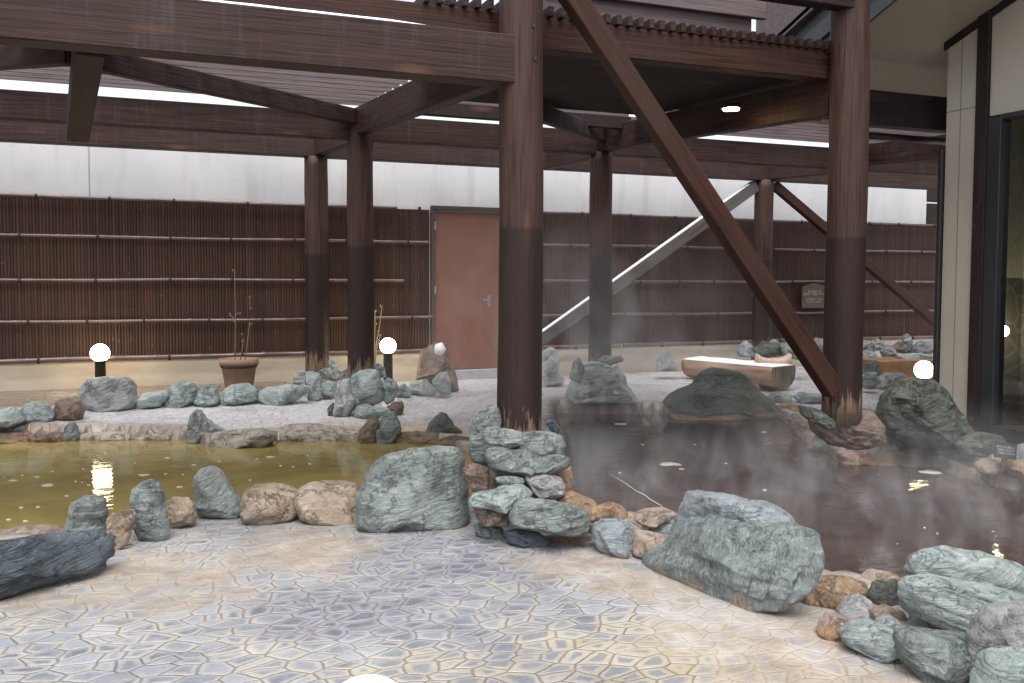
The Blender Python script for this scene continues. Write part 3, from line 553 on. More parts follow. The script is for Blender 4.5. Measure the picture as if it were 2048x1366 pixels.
col = t.mix(t.math('MULTIPLY', t.attr('ochre'), .75), col, t.mix(n1, (.42, .31, .16), (.6, .5, .34)))
col = t.mix(t.attr('bed'), col, t.mix(t.mr(n3, .35, .65), (.1, .065, .045), (.3, .23, .17)))
col = t.mix(t.mr(n3, .5, .8, 0, .35), col, (.2, .18, .16)); dkp = t.noise(v, 1.1, 7, .72); col = t.mix(t.mr(dkp, .5, .66, 0, .55), col, (.13, .135, .16)); col = t.mix(t.mr(dkp, .44, .32, 0, .5), col, (.5, .5, .51)); spk = t.noise(v, 120, 3, .7); col = t.mix(t.mr(spk, .55, .75, 0, .45), col, (.09, .085, .09)); col = t.mix(t.mr(spk, .42, .3, 0, .35), col, (.62, .61, .58))
col = t.mix(t.math('MULTIPLY', t.attr('lip'), .85), col, t.mix(n1, (.07, .042, .025), (.16, .10, .06)))
col = t.mix(t.attr('pool1'), col, t.mix(n1, (.2, .15, .04), (.34, .27, .08)))
col = t.mix(t.attr('pool2'), col, (.05, .035, .03))
hgt = t.math('ADD', t.math('MULTIPLY', sepc.outputs[2], .5), t.math('ADD', t.math('MULTIPLY', t.mr(dE, 0, .07), .8), t.math('ADD', t.math('MULTIPLY', n1, .35), t.math('MULTIPLY', n3, .2))))
rg = t.mr(t.math('ADD', n2, t.math('MULTIPLY', n1, .5)), .5, 1.0, .22, .55)
rg = t.mix(t.attr('farz'), rg, t.mr(n2, .35, .65, .18, .36))
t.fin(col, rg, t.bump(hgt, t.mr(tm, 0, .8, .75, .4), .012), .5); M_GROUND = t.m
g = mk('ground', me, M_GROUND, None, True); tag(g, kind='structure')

def water(name, poly, z, col, col2, rough):
    P = [Vector((*p, 0)) for p in poly]; n = len(P); area = sum(P[i].x*P[(i+1) % n].y-P[(i+1) % n].x*P[i].y for i in range(n))
    out = []
    for i in range(n):
        e = (P[(i+1) % n]-P[i-1]).normalized(); nn = Vector((e.y, -e.x, 0))*(1 if area > 0 else -1); out.append(P[i]+nn*.12)
    bm = bmesh.new(); vs = [bm.verts.new((p.x, p.y, z)) for p in out]; f = bm.faces.new(vs)
    if f.normal.z < 0: f.normal_flip()
    bmesh.ops.triangulate(bm, faces=bm.faces[:])
    for f in bm.faces:
        f.normal_update()
        if f.normal.z < 0: f.normal_flip()
    t = NT(name+'_surface'); v = t.coord('World'); n1 = t.noise(v, 1.4, 4, .6, .6)
    w1 = t.noise(t.coord('World', (1, 3.2, 1), (0, 0, -.38)), 5, 3, .55, .5); w2 = t.noise(t.coord('World', (1, 2, 1), (0, 0, -.38)), 1.1, 2, .5)
    h = t.math('ADD', w1, t.math('MULTIPLY', w2, 1.5))
    t.fin(t.mix(t.mr(n1, .35, .65), col, col2), rough, t.bump(h, .07, .03), .5, IOR=1.33)
    o = mk(name, bm, t.m); tag(o, kind='structure'); return o
water('pool_water', L, ZW1, (.215, .165, .05), (.33, .26, .095), .03)
water('pool_water', Rr, ZW2, (.028, .016, .014), (.05, .032, .029), .03)

# foam flecks on both waters
def foam(name, spots, z, mat):
    bm = bmesh.new()
    for (x, y, w, h) in spots:
        c = onz(x, y, z); rx = w*(c-O).dot(WD)/F; ry = rx*random.uniform(.5, .9)+h*.0
        a0 = random.uniform(0, 6)
        vs = []
        for k in range(9):
            a = 2*pi*k/9; r = random.uniform(.6, 1.1)
            p = c+RD*(cos(a)*rx*r)+WD*(sin(a)*ry*r); vs.append((p.x, p.y))
        tp = [bm.verts.new((p[0], p[1], z+.004)) for p in vs]; bt = [bm.verts.new((c.x+(p[0]-c.x)*1.12, c.y+(p[1]-c.y)*1.12, z-.002)) for p in vs]
        bm.faces.new(tp)
        for k in range(9): bm.faces.new((bt[k], bt[(k+1) % 9], tp[(k+1) % 9], tp[k]))
    bmesh.ops.recalc_face_normals(bm, faces=bm.faces[:])
    o = mk(name, bm, mat, None, True); return o
M_FOAM = simple('foam', (.5, .48, .40), .6)
sp = [(26,961,9,0),(74,954,5,0),(97,970,14,0),(212,978,18,0),(288,950,12,0),(76,1014,4,0),(360,974,6,0),(335,916,6,0),(42,1015,5,0),(133,992,6,0),(178,970,4,0),(540,914,10,0),(513,918,4,0),(620,928,3,0),(52,1042,6,0),(18,1039,5,0),(388,930,5,0)]
rr = random.Random(3)
sp += [(rr.uniform(0, 700), rr.uniform(905, 965), rr.uniform(1.5, 3.5), 0) for _ in range(16)]
tag(foam('foam', sp, ZW1+.001, M_FOAM), 'small white foam flecks floating on the ochre water', 'foam', kind='stuff')
sp2 = [(1243,848,15,0),(1340,928,26,0),(1363,938,5,0),(1285,889,4,0),(1528,864,6,0),(1452,927,4,0),(1390,889,3,0),(1860,944,22,0),(1530,980,4,0),(1240,946,4,0)]
sp2 += [(rr.uniform(1180, 1900), rr.uniform(850, 1090), rr.uniform(1.2, 2.8), 0) for _ in range(9)]
tag(foam('foam', sp2, ZW2+.001, M_FOAM), 'pinkish foam flecks floating on the dark water', 'foam', kind='stuff')

rp = [onz(x, y, ZW2+.006) for x, y in ((1218, 946), (1232, 956), (1252, 968), (1270, 981), (1288, 990), (1303, 1001), (1325, 1013))]
bm = bmesh.new(); tube(bm, rp, [.002, .005, .007, .006, .007, .005, .003], 6); tag(mk('water_streak', bm, simple('pale_streak', (.35, .33, .33), .7), None, True), 'thin pale streak lying on the dark water behind the rounded blue grey stone', 'water_streak')  # thin tube drawing a pale streak on the water surface
# ------------------------------------------------------------------ garden wall, fence, door
YW = 11.06
t = NT('white_stucco'); v = t.coord('World', (1, 1, 1)); n = t.noise(v, 38, 5, .6); b = t.noise(v, .9, 3); dr = t.noise(t.coord('World', (3, 1, .35)), 2, 5, .6)
t.fin(t.mix(t.mr(dr, .52, .75, 0, .45), t.mix(t.mr(b, .35, .65), (.58, .59, .61), (.67, .675, .69)), (.42, .41, .39)), .85, t.bump(n, .25, .012), .2); M_STUC = t.m
t = NT('cream_render'); v = t.coord('World'); n = t.noise(v, 60, 4, .6); b = t.noise(t.coord('World', (1, 1, 3)), 2.2, 5)
sep = t.n('ShaderNodeSeparateXYZ'); t.l(t.coord('World'), sep.inputs[0])
c = t.mix(t.mr(b, .4, .7), (.62, .56, .46), (.5, .44, .36)); c = t.mix(t.mr(sep.outputs[2], .14, .3, .6, 0), c, (.34, .27, .2))
t.fin(c, .85, t.bump(n, .3, .006), .2); M_CREAM = t.m
XD0 = onY(868, 560, YW-.05).x; XD1 = onY(1003, 560, YW-.05).x; XE = onY(1853, 420, YW).x
wall = empty('garden_wall', (5, YW, 0)); tag(wall, 'long garden wall, white stucco above and cream plinth below the brown screens', 'wall')
def part(name, bm, mat, parent, smooth=False):
    o = mk(name, bm, mat, None, smooth); o.parent = parent; o.matrix_parent_inverse = Matrix.Translation(parent.location).inverted(); return o
bm = bmesh.new(); xj = onY(179, 340, YW).x
box(bm, -9, xj-.006, YW, YW+.2, 2.2, 3.02, .006); box(bm, xj+.006, XE, YW, YW+.2, 2.2, 3.02, .006); box(bm, -9, XE, YW+.02, YW+.18, 2.2, 3.0)
part('stucco_band', bm, M_STUC, wall)
bm = bmesh.new(); box(bm, -9, XD0-.03, YW+.003, YW+.2, -.1, 2.2); box(bm, XD1+.03, 17, YW+.003, YW+.2, -.1, 2.2); box(bm, XD0-.03, XD1+.03, YW+.1, YW+.2, -.1, 2.2)
part('plinth', bm, M_CREAM, wall)
# bamboo screens
t = NT('brown_reed'); rv = t.attr('rnd'); v = t.coord('World', (40, 40, 1.4)); n = t.noise(v, 2, 4)
c = t.ramp(rv, [(0, (.028, .0115, .007)), (.5, (.042, .0175, .0105)), (1, (.062, .027, .0165))]); c = t.mix(t.mr(n, .4, .7, 0, .5), c, (.05, .025, .017))
sp_ = t.n('ShaderNodeTexVoronoi'); t.l(t.coord('World', (1, 1, 1)), sp_.inputs['Vector']); sp_.inputs['Scale'].default_value = 7
c = t.mix(t.mr(sp_.outputs['Distance'], .05, .09, .6, 0), c, (.2, .13, .1))
t.fin(c, .55, None, .4); M_REED = t.m
M_POLE = simple('bamboo_pole', (.11, .07, .068), .3, .6, 0, 6, .25)
M_TIE = simple('black_cord', (.02, .014, .012), .8)
def screen(x0, x1, label):
    s = empty('bamboo_screen', ((x0+x1)/2, YW-.03, .5)); tag(s, label, 'fence', 'brown bamboo screens on the garden wall')
    rn = random.Random(int(x0*100)); vs = []; fs = []; rd = []
    x = x0
    while x < x1-.01:
        w = rn.uniform(.027, .036); w = min(w, x1-x); r = w/2*.96; cx = x+w/2; c = rn.random()
        k0 = len(vs)
        for j in range(6):
            a = pi*j/5; px_ = cx-cos(a)*r; py = YW-.012-sin(a)*r*.5
            vs += [(px_, py, .5+rn.uniform(-.004, .004)), (px_, py, 2.25)]; rd += [c, c]
        for j in range(5): fs.append((k0+2*j, k0+2*j+2, k0+2*j+3, k0+2*j+1))
        x += w
    b0 = len(vs); vs += [(x0, YW-.01, .5), (x1, YW-.01, .5), (x1, YW-.01, 2.25), (x0, YW-.01, 2.25)]; rd += [0]*4; fs.append((b0, b0+1, b0+2, b0+3))
    me = bpy.data.meshes.new('reed_panel'); me.from_pydata(vs, [], fs); at = me.attributes.new('rnd', 'FLOAT', 'POINT'); at.data.foreach_set('value', rd)
    o = mk('reed_panel', me, M_REED); o.parent = s; o.matrix_parent_inverse = Matrix.Translation(s.location).inverted()
    for zi, (z, r) in enumerate(((2.255, .018), (1.843, .019), (1.374, .019), (.924, .02), (.515, .028))):
        bm = bmesh.new(); pts = []; rad = []; xx = x0; ph = rn.uniform(0, 6)
        while xx < x1+.02:
            xq = min(xx, x1); zz = z+.005*sin(xq*1.1+ph)+.003*sin(xq*2.9+ph*2); 
            for dx, rr_ in ((-.02, r*.95), (0, r*1.18), (.02, r)): pts.append((xq+dx, YW-.05-r, zz)); rad.append(rr_)
            xx += rn.uniform(.33, .5)
        tube(bm, pts, rad, 8); nf = len(bm.faces); xx = x0+rn.uniform(.2, .5)
        while xx < x1-.1 and zi >= 0:
            zz = z+.005*sin(xx*1.1+ph)+.003*sin(xx*2.9+ph*2)
            tube(bm, [(xx-.012, YW-.05-r, zz), (xx+.012, YW-.05-r, zz)], r*1.35, 8)
            tube(bm, [(xx, YW-.05-2.3*r, zz+r*.6), (xx+.01, YW-.05-2.4*r, zz-.035)], .006, 5)
            xx += rn.uniform(.55, .8)
        bm.faces.ensure_lookup_table()
        for f_ in bm.faces[nf:]: f_.material_index = 1
        part('rail', bm, M_POLE, s, True).data.materials.append(M_TIE)
    return s
screen(-6.0, XD0-.05, 'brown bamboo screen left of the red door, with five pole rails')
screen(XD1+.05, 15.0, 'brown bamboo screen right of the red door, running behind the braces')
# door
d = empty('steel_door', ((XD0+XD1)/2, YW-.04, .15)); tag(d, 'reddish brown painted steel door in the garden wall', 'door')
zt = onY(935, 421, YW-.04).z; zb = onY(935, 738, YW-.04).z; zs = onY(935, 757, YW-.1).z
M_DOOR = simple('red_brown_paint', (.185, .085, .06), .45, .5, 0, 3, .08, .03)
M_STEEL = simple('steel', (.35, .35, .37), .35, .5, .8)
M_SILL = simple('grey_sill', (.34, .34, .36), .6)
bm = bmesh.new(); box(bm, XD0+.012, XD1-.012, YW-.045, YW, zb, zt-.03, .004); part('door_leaf', bm, M_DOOR, d)
M_DFR = simple('door_frame_paint', (.07, .045, .04), .5)
bm = bmesh.new(); box(bm, XD0-.035, XD0+.008, YW-.075, YW+.02, zb, zt); box(bm, XD1-.008, XD1+.035, YW-.075, YW+.02, zb, zt); box(bm, XD0-.035, XD1+.035, YW-.08, YW+.02, zt+.002, zt+.045); part('frame', bm, M_DFR, d)
bm = bmesh.new(); box(bm, XD0-.035, XD1+.035, YW-.1, YW+.05, zs-.1, zb-.004, .006); part('sill', bm, M_SILL, d)
bm = bmesh.new(); hx = onY(978, 600, YW-.05).x; hz = onY(978, 600, YW-.05).z
box(bm, hx-.02, hx+.02, YW-.055, YW-.045, hz-.09, hz+.06, .003); tube(bm, [(hx, YW-.05, hz), (hx, YW-.1, hz), (hx-.1, YW-.105, hz)], .009, 8); part('handle', bm, M_STEEL, d)
for zz in (zt-.2, (zt+zb)/2, zb+.25):
    bm = bmesh.new(); box(bm, XD0-.004, XD0+.02, YW-.088, YW-.046, zz-.05, zz+.05, .003); part('hinge', bm, M_STEEL, d)

# ------------------------------------------------------------------ pergola
pg = empty('pergola', (2.1, 5.1, 0)); tag(pg, 'dark stained timber pergola with round posts and slatted roof over the baths', 'pergola')
def pp(o): o.parent = pg; o.matrix_parent_inverse = Matrix.Translation(pg.location).inverted(); return o
def beam(name, A, B, w, h, mat=M_WOOD, roll=0):
    """A, B: middle of the bottom edge"""
    A = Vector(A); B = Vector(B); d = B-A; Lg = d.length
    bm = bmesh.new(); box(bm, 0, Lg, -w/2, w/2, 0, h, .006)
    xa = d.normalized(); ya = Vector((0, 0, 1)).cross(xa).normalized(); za = xa.cross(ya)
    M = Matrix((xa, ya, za)).transposed().to_4x4()
    o = mk(name, bm, mat); pp(o); o.matrix_basis = Matrix.Translation(A) @ M @ Matrix.Rotation(roll, 4, 'X'); return o
def post(x, Y, r, z0, z1, px=None):
    p = onY(x, 560, Y); 
    bm = bmesh.new(); rn = random.Random(int(x)); n = 26; pts = []; rad = []
    for i in range(n):
        q = i/(n-1); pts.append((q*(z1-z0), .004*sin(q*9+x), .004*cos(q*7+x))); rad.append(r*(1.03-.04*q)*(1+.008*sin(q*31+x)))
    tube(bm, pts, rad, 28)
    for v in bm.verts:
        a = math.atan2(v.co.z, v.co.y); f = 1+.018*noise.noise(Vector((a*2.2, x, v.co.x*.3)))+.01*noise.noise(Vector((a*9, x, v.co.x*.4))); v.co.y *= f; v.co.z *= f
    o = mk('post', bm, M_POST, None, True); pp(o)
    o.matrix_basis = Matrix.Translation((p.x, p.y, z0)) @ Matrix.Rotation(-pi/2, 4, 'Y') @ Matrix.Rotation(x, 4, 'X'); return p
YA, YB, YC = 5.08, 9.22, 10.46
pm = post(1041, YA, .13, .38, 3.6); pr = post(1690, YA+.05, .13, .40, 3.9)
p2 = post(721, YB, .13, .02, 3.06); p3 = post(1201, YB, .126, .02, 2.8)
p1 = post(634, YC, .13, .05, 2.75); p4 = post(1525, YC, .128, .05, 2.75)
p5 = post(1705, YB, .12, .02, 2.8)
def zl(x, y, Y): return onY(x, y, Y).z
# row A: front tie beam (left), upper beam, right tie
zA = zl(900, 155, YA-.1); hA = zl(980, 64, YA-.1)-zl(980, 162, YA-.1)
fb = beam('tie_beam', (-5, YA-.02, zA), (pm.x-.02, YA-.02, zA), .17, hA, M_WOOD)
zB2 = zl(1300, 121, YA+.16); hB2 = zl(1300, 60, YA+.16)-zB2
beam('upper_beam', (-5, YA+.22, zB2), (pr.x+.05, YA+.22, zB2), .12, hB2, M_WOODR)
YR = 6.45; zR = zl(1800, 257, YR)
beam('tie_beam', (onY(1700, 300, YR).x, YR, zR), (7.4, YR, zR), .14, .30, M_WOODD)
# comb of rafter ends on the upper beam
bm = bmesh.new(); x = pm.x-.55; ztop = zB2+hB2
while x < pr.x-.03:
    box(bm, x, x+.034, YA+.12, YA+1.4, ztop+.002, ztop+.062, .003); x += .078
pp(mk('roof_slats', bm, M_WOOD))
# row B tie, row C wall beam
zTB = zl(350, 257, YB-.07)
beam('tie_beam', (-5, YB, zTB), (p5.x+1.4, YB, zTB), .14, .25, M_WOOD)
zTC = zl(300, 296, YC-.08)
beam('tie_beam', (-6, YC, zTC), (13.2, YC, zTC), .16, .32, M_WOOD)
# joists
def zroof(Y): return 2.84-.058*(YB-Y)     # underside of the joists
HJ = .26
beam('joist', (p2.x, YB+.1, zroof(YB)), (pm.x+.02, YA+.14, zroof(YA)), .12, HJ, M_WOOD)
beam('joist', (p3.x, YB+.1, zroof(YB)-.02), (pr.x, YA+.2, zroof(YA)-.04), .12, HJ, M_WOOD)
beam('joist', (p5.x, YB+.1, zroof(YB)-.02), (p5.x-.1, YA+1.4, zroof(YA+1.4)), .12, HJ, M_WOOD)
beam('joist', (p1.x, YC+.08, zl(634, 313, YC)), (p2.x, YB+.05, zl(721, 281, YB)), .12, .2, M_WOOD)
beam('joist', (p4.x, YC+.08, zl(1525, 360, YC)), (p5.x, YB+.05, zl(1690, 342, YB)), .12, .2, M_WOOD)
beam('joist', (p3.x-.1, YC+.08, zl(1201, 345, YC)), (p3.x, YB+.05, zl(1201, 312, YB)), .12, .2, M_WOOD)
# diagonals (45 degrees in plan)
def dia(px0, Y0, dx, n, zoff=0):
    beam('diagonal_joist', (px0, Y0, zroof(Y0)+zoff+.085), (px0+dx*n, Y0-n, zroof(Y0-n)+zoff+.085), .09, .15, M_WOOD)
dia(p2.x, YB, -1, 2.5)
dia(-.39-2.5, YB, 1, 2.5)
dia(p5.x, YB, -1, 2.3, -.02)
dia(p3.x+.1, YB, -1, 1.6, -.02)
# short rafter dropping away left
A = atd(180, 112, 5.3); B = atd(156, 284, 7.2)
beam('stub_rafter', A, B, .155, .2, M_WOODD)
# decks and slats
def zdeck(Y): return zroof(Y)+HJ+.005
def sheet(x0, x1, y0, y1, mat, name, th=.03, slope=None):
    bm = bmesh.new(); y = y0
    while y < y1:
        ye = min(y+.14, y1); z = zdeck(y)
        xx = x1 if slope is None else slope*y
        bmesh.ops.create_cube(bm, size=1, matrix=Matrix.Translation(((x0+xx)/2, (y+ye)/2, z+th/2)) @ Matrix.Diagonal((xx-x0, ye-y-.016, th, 1)))
        bmesh.ops.create_cube(bm, size=1, matrix=Matrix.Translation(((x0+xx)/2, (y+ye)/2, z+th/2+.022)) @ Matrix.Diagonal((xx-x0, ye-y+.006, .008, 1))); y += .14
    return pp(mk(name, bm, mat))
sheet(-5, p2.x-.06, YA+.3, 6.9, M_DECK, 'roof_boards')
sheet(p2.x+.06, p3.x-.02, YA+.3, 8.2, M_DECK, 'roof_boards')
sheet(p3.x-.03, 5.15, YA+.3, 7.62, M_DECK, 'roof_boards', slope=.845)
def slats(x0, x1, y0, y1, sp, hh, name='roof_slats', lean=.5):
    bm = bmesh.new(); y = y0
    while y < y1:
        z = zdeck(y)
        M = Matrix.Translation(((x0+x1)/2, y, z+hh/2*.95)) @ Matrix.Rotation(lean, 4, 'X') @ Matrix.Diagonal((x1-x0, .022, hh, 1))
        bmesh.ops.create_cube(bm, size=1, matrix=M); y += sp
    return pp(mk(name, bm, M_SLAT))
slats(-5, p2.x+.02, 7.0, 9.16, .26, .058, lean=0)
slats(p2.x+.1, p3.x, 8.62, 9.2, .26, .058, lean=0)
slats(p3.x+.05, p5.x+2.5, 7.5, 9.36, .26, .058, lean=0)
beam('purlin', (p2.x+.1, 8.6, zl(1150, 252, 8.6)), (p3.x, 8.6, zl(1150, 252, 8.6)), .09, .13, M_WOODD)
# braces
M_PALE = wood('weathered_pale_timber', (0.0390, 0.0312, 0.0304), (0.0780, 0.0656, 0.0656), (0.1287, 0.1120, 0.1120), streak=.2)
def brace(x0, y0, x1, y1, Y, w, h, mat, snow=False):
    A = onY(x0, y0, Y); B = onY(x1, y1, Y); o = beam('brace', A, B, w, h, mat)
    if snow:
        d = (B-A); bm = bmesh.new(); Lg = d.length
        box(bm, .02, Lg-.1, -w/2+.004, w/2-.03, h+.001, h+.010, .003); s_ = mk('snow', bm, M_SNOW); s_.matrix_world = o.matrix_basis.copy(); tag(s_, 'thin snow line lying on the rear diagonal brace', 'snow', kind='stuff')
    return o
brace(1655, 795, 1108, -25, YA-.09, .10, .13, M_WOODR)
brace(1080, 694, 1515, 381, YC+.02, .12, .15, M_PALE, True)
brace(1960, 730, 1545, 378, YC+.02, .1, .12, M_WOODR)
# bolts on the main post
M_BOLT = simple('bolt_steel', (.05, .045, .045), .5, .5, .7)
for (x, y) in ((1066, 52), (1069, 117)):
    q = onY(x, y, YA-.125); bm = bmesh.new(); tube(bm, [(q.x, q.y+.02, q.z), (q.x, q.y-.012, q.z)], .011, 8); pp(mk('bolt', bm, M_BOLT))
# snow line along the top of the front beam
bm = bmesh.new(); xa, xb = onY(385, 3, YA-.1).x, onY(870, 53, YA-.1).x
n = 40; pr_ = []
for i in range(n+1):
    x = xa+(xb-xa)*i/n; hh = .011*min(1, i/4, (n-i)/8)*(1+.25*noise.noise(Vector((x*6, 0, 0)))); zt_ = zA+hA+.001
    pr_.append([bm.verts.new((x, YA-.1, zt_)), bm.verts.new((x, YA-.09, zt_+hh+.001)), bm.verts.new((x, YA+.05, zt_+hh+.001)), bm.verts.new((x, YA+.06, zt_))])
for i in range(n):
    for k in range(3): bm.faces.new((pr_[i][k], pr_[i+1][k], pr_[i+1][k+1], pr_[i][k+1]))
bmesh.ops.recalc_face_normals(bm, faces=bm.faces[:])
tag(mk('snow', bm, M_SNOW, None, True), 'thin line of snow on top of the front left beam', 'snow', kind='stuff')
# upper boards beyond the comb, paler timber standing in for skylight on them
zu = zl(1350, 78, 6.1)
beam('fascia_board', (onY(1050, 50, 6.1).x, 6.1, zu-.02), (onY(1500, 90, 6.1).x, 6.1, zu-.02), .04, .25, M_SLAT)
beam('fascia_board', (onY(1050, 50, 6.1).x, 6.05, zu+.21), (onY(1530, 30, 6.05).x, 6.05, zu+.21), .05, .34, M_SLAT)
zq = zl(1600, 7, YA)
beam('tie_beam', (onY(1520, 5, YA).x, YA, zq), (pr.x, YA, zq), .12, .18, M_WOODD)

# ------------------------------------------------------------------ downlight under the dark roof
dl = atd(1462, 217, 7.2)
t = NT('lamp_glow'); e = t.n('ShaderNodeEmission'); e.inputs[0].default_value = (1, .66, .33, 1); e.inputs[1].default_value = 30; t.l(e.outputs[0], t.out.inputs[0]); M_EM2 = t.m
dw = empty('downlight', dl); tag(dw, 'round downlight glowing under the dark roof boards', 'lamp')
M_BLK = simple('black_metal', (.018, .018, .02), .45)
bm = bmesh.new(); lathe(bm, [(.062, .012), (.064, .0), (.078, -.004), (.082, .004), (.08, .03), (.05, .035)], 24); o = mk('housing', bm, M_BLK, dw, True)
bm = bmesh.new(); lathe(bm, [(.060, -.012), (.060, .004)], 24); mk('lens', bm, M_EM2, dw)

# ------------------------------------------------------------------ globe lamps
t = NT('globe_glow'); e = t.n('ShaderNodeEmission'); e.inputs[0].default_value = (1, .74, .40, 1); e.inputs[1].default_value = 15; t.l(e.outputs[0], t.out.inputs[0]); M_EM = t.m
def globe(x, y, zd, r, label, zbase):
    c = atd(x, y, zd); L_ = empty('globe_lamp', (c.x, c.y, zbase)); tag(L_, label, 'lamp', 'globe garden lamps')
    bm = bmesh.new(); bmesh.ops.create_uvsphere(bm, u_segments=32, v_segments=20, radius=r); o = mk('globe', bm, M_EM, L_, True); o.location = (0, 0, c.z-zbase)
    bm = bmesh.new(); lathe(bm, [(.062, 0), (.055, .02), (.052, c.z-zbase-r*.93), (.06, c.z-zbase-r*.9), (.06, c.z-zbase-r*.8)], 20); mk('lamp_post', bm, M_BLK, L_, True)
globe(200, 706, 9.55, .094, 'globe lamp on a black post behind the big grey rock at left', .1)
globe(776, 692, 10.55, .092, 'globe lamp on a black post between the rear post and the red door', .1)
globe(1848, 740, 8.7, .087, 'globe lamp behind the dark mossy mound by the building corner', .1)
globe(735, 1457, 1.8, .1, 'globe lamp just peeking in at the bottom edge of the photo', -.0)

# ------------------------------------------------------------------ flower pot, shrubs, twig
pc = atd(478, 745, 9.95); pz = .19
M_POT = simple('terracotta_brown', (.26, .17, .13), .7, .3, 0, 8, .2)
fp = empty('flower_pot', (pc.x, pc.y, pz)); tag(fp, 'brown tapered flower pot with a dark band before the cream wall', 'pot')
zt_ = atd(478, 717, 9.95).z-pz
bm = bmesh.new(); lathe(bm, [(.135, -.05), (.14, 0), (.185, zt_-.07), (.205, zt_-.065), (.21, zt_), (.19, zt_), (.18, zt_-.05), (.0, zt_-.05)], 32); mk('pot_body', bm, M_POT, fp, True)
bm = bmesh.new(); lathe(bm, [(.186, zt_-.095), (.191, zt_-.094), (.195, zt_-.074), (.186, zt_-.073)], 32); mk('band', bm, M_BLK, fp, True)
M_TWIG = simple('twig_bark', (.2, .15, .12), .8)
def twigs(name, stems, label, cat, mat=M_TWIG, r=.006):
    b0 = stems[0][0]; e_ = empty(name, b0); bm = bmesh.new()
    for s_ in stems:
        pts = [Vector(p)-Vector(b0) for p in s_]; tube(bm, pts, [r*(1-.65*i/(len(pts)-1)) for i in range(len(pts))], 6)
    mk('stem', bm, mat, e_, True)
    bm = bmesh.new(); rn = random.Random(4)
    for s_ in stems:
        for p in s_[2:]:
            q = Vector(p)-Vector(b0)+Vector((rn.uniform(-.02, .02), 0, rn.uniform(-.02, .02)))
            bmesh.ops.create_icosphere(bm, subdivisions=1, radius=.008, matrix=Matrix.Translation(q) @ Matrix.Diagonal((1, 1, 1.8, 1)))
    mk('bud', bm, mat, e_, True); tag(e_, label, cat)
def st_(pts, z): return [atd(x, y, z)[:] for x, y in pts]
twigs('bare_shrub', [st_([(470,722),(470,690),(471,640),(470,590),(469,540)], 9.95), st_([(490,722),(494,690),(499,650),(500,615),(499,593)], 9.95), st_([(480,722),(484,700),(487,680),(486,672)], 9.95), st_([(471,640),(463,632),(458,630)], 9.95), st_([(470,632),(474,628),(478,625)], 9.95)], 'leafless shrub with thin upright stems in the flower pot', 'plant')
twigs('dry_stalks', [st_([(748,730),(752,690),(758,660),(762,630),(764,611)], 10.1), st_([(748,728),(749,690),(750,650),(750,620)], 10.1), st_([(750,725),(753,700),(758,680),(762,668)], 10.1)], 'dry yellowish stalks beside the second rear post', 'plant', simple('dry_stalk', (.5, .4, .22), .7), .009)
tw = [atd(395, 966, 4.88), atd(412, 957, 4.84), atd(430, 951, 4.84), atd(447, 942, 4.87)]
bm = bmesh.new(); tube(bm, tw, .003, 5); tag(mk('twig', bm, M_TWIG, None, True), 'dry twig lying across the dark pointed rock', 'twig')
twigs('weed', [st_([(430,790),(428,778),(424,768)], 9.85), st_([(432,790),(436,776),(440,770)], 9.85)], 'small weed at the foot of the flower pot', 'plant', simple('weed_green', (.07, .12, .04), .7), .006)
# white stake by rear post rocks
q = atd(1243, 716, 9.6); q2 = atd(1243, 688, 9.6); bm = bmesh.new(); tube(bm, [q, q2], .008, 8); tag(mk('stake', bm, simple('white_plastic', (.7, .7, .7), .5)), 'thin white stake standing on the large heap rock', 'stake')
# snow on tall rock
def snowcap(pts, z, label, th=.06):
    P = [atd(x, y, z) for x, y in pts]; c = sum(P, Vector())/len(P); bm = bmesh.new(); bmesh.ops.create_icosphere(bm, subdivisions=3, radius=1)
    us = [(p-c).dot(RD) for p in P]; vs_ = [p.z-c.z for p in P]; hu, hv = (max(us)-min(us))/2, (max(vs_)-min(vs_))/2
    for v in bm.verts:
        q = v.co.copy(); s_ = 1+.25*noise.noise(q*2+c); v.co = RD*(q.x*hu*s_)+WD*(q.y*th)+Vector((0, 0, q.z*hv*s_))
    tag(mk('snow', bm, M_SNOW, None, True, c), label, 'snow', kind='stuff')
snowcap([(868,686),(888,688),(890,712),(872,706)], 10.05, 'white snow patch on the tall rock beside the red door', .08)

# ------------------------------------------------------------------ log bench
t = NT('peeled_log'); v = t.coord('Object', (1, 9, 9)); n = t.noise(v, 1.6, 5, .6)
t.fin(t.ramp(n, [(.3, (.2, .115, .075)), (.5, (.36, .235, .165)), (.72, (.47, .345, .26))]), .6, t.bump(n, .3, .01), .4); M_LOG = t.m
t = NT('log_end_grain'); v = t.coord('Object', (1, 5, 1)); n = t.noise(v, 4, 6, .7)
t.fin(t.ramp(n, [(.35, (.07, .06, .055)), (.5, (.15, .125, .105)), (.66, (.3, .22, .16))]), .75, t.bump(n, .4, .01), .3); M_END = t.m
eA = atd(1384, 740, 11.95); eB = atd(1568, 740, 10.9)
dv = (eB-eA); dv.z = 0; Lb = dv.length; ang = math.atan2(dv.y, dv.x)
gzb = gz(eA.x, 9.5); ztopb = atd(1560, 733, 10.9).z
bn = empty('log_bench', (eA.x, eA.y, gzb)); bn.rotation_euler = (0, 0, ang); tag(bn, 'thick half log bench covered with snow', 'bench')
Hs = ztopb-gzb
prof = [(.225, 0), (.235, -.06), (.22, -.14), (.17, -.21), (.08, -.25), (-.08, -.25), (-.17, -.21), (-.22, -.14), (-.235, -.06), (-.225, 0)]
bm = bmesh.new(); rings = []
for i in range(19):
    q = i/18; s_ = 1+.04*sin(q*7)+.03*noise.noise(Vector((q*5, 1, 2))); sx = .92+.1*q
    rings.append([bm.verts.new((q*Lb, y*s_*sx, Hs+(z*s_*sx if z < 0 else 0))) for y, z in prof])
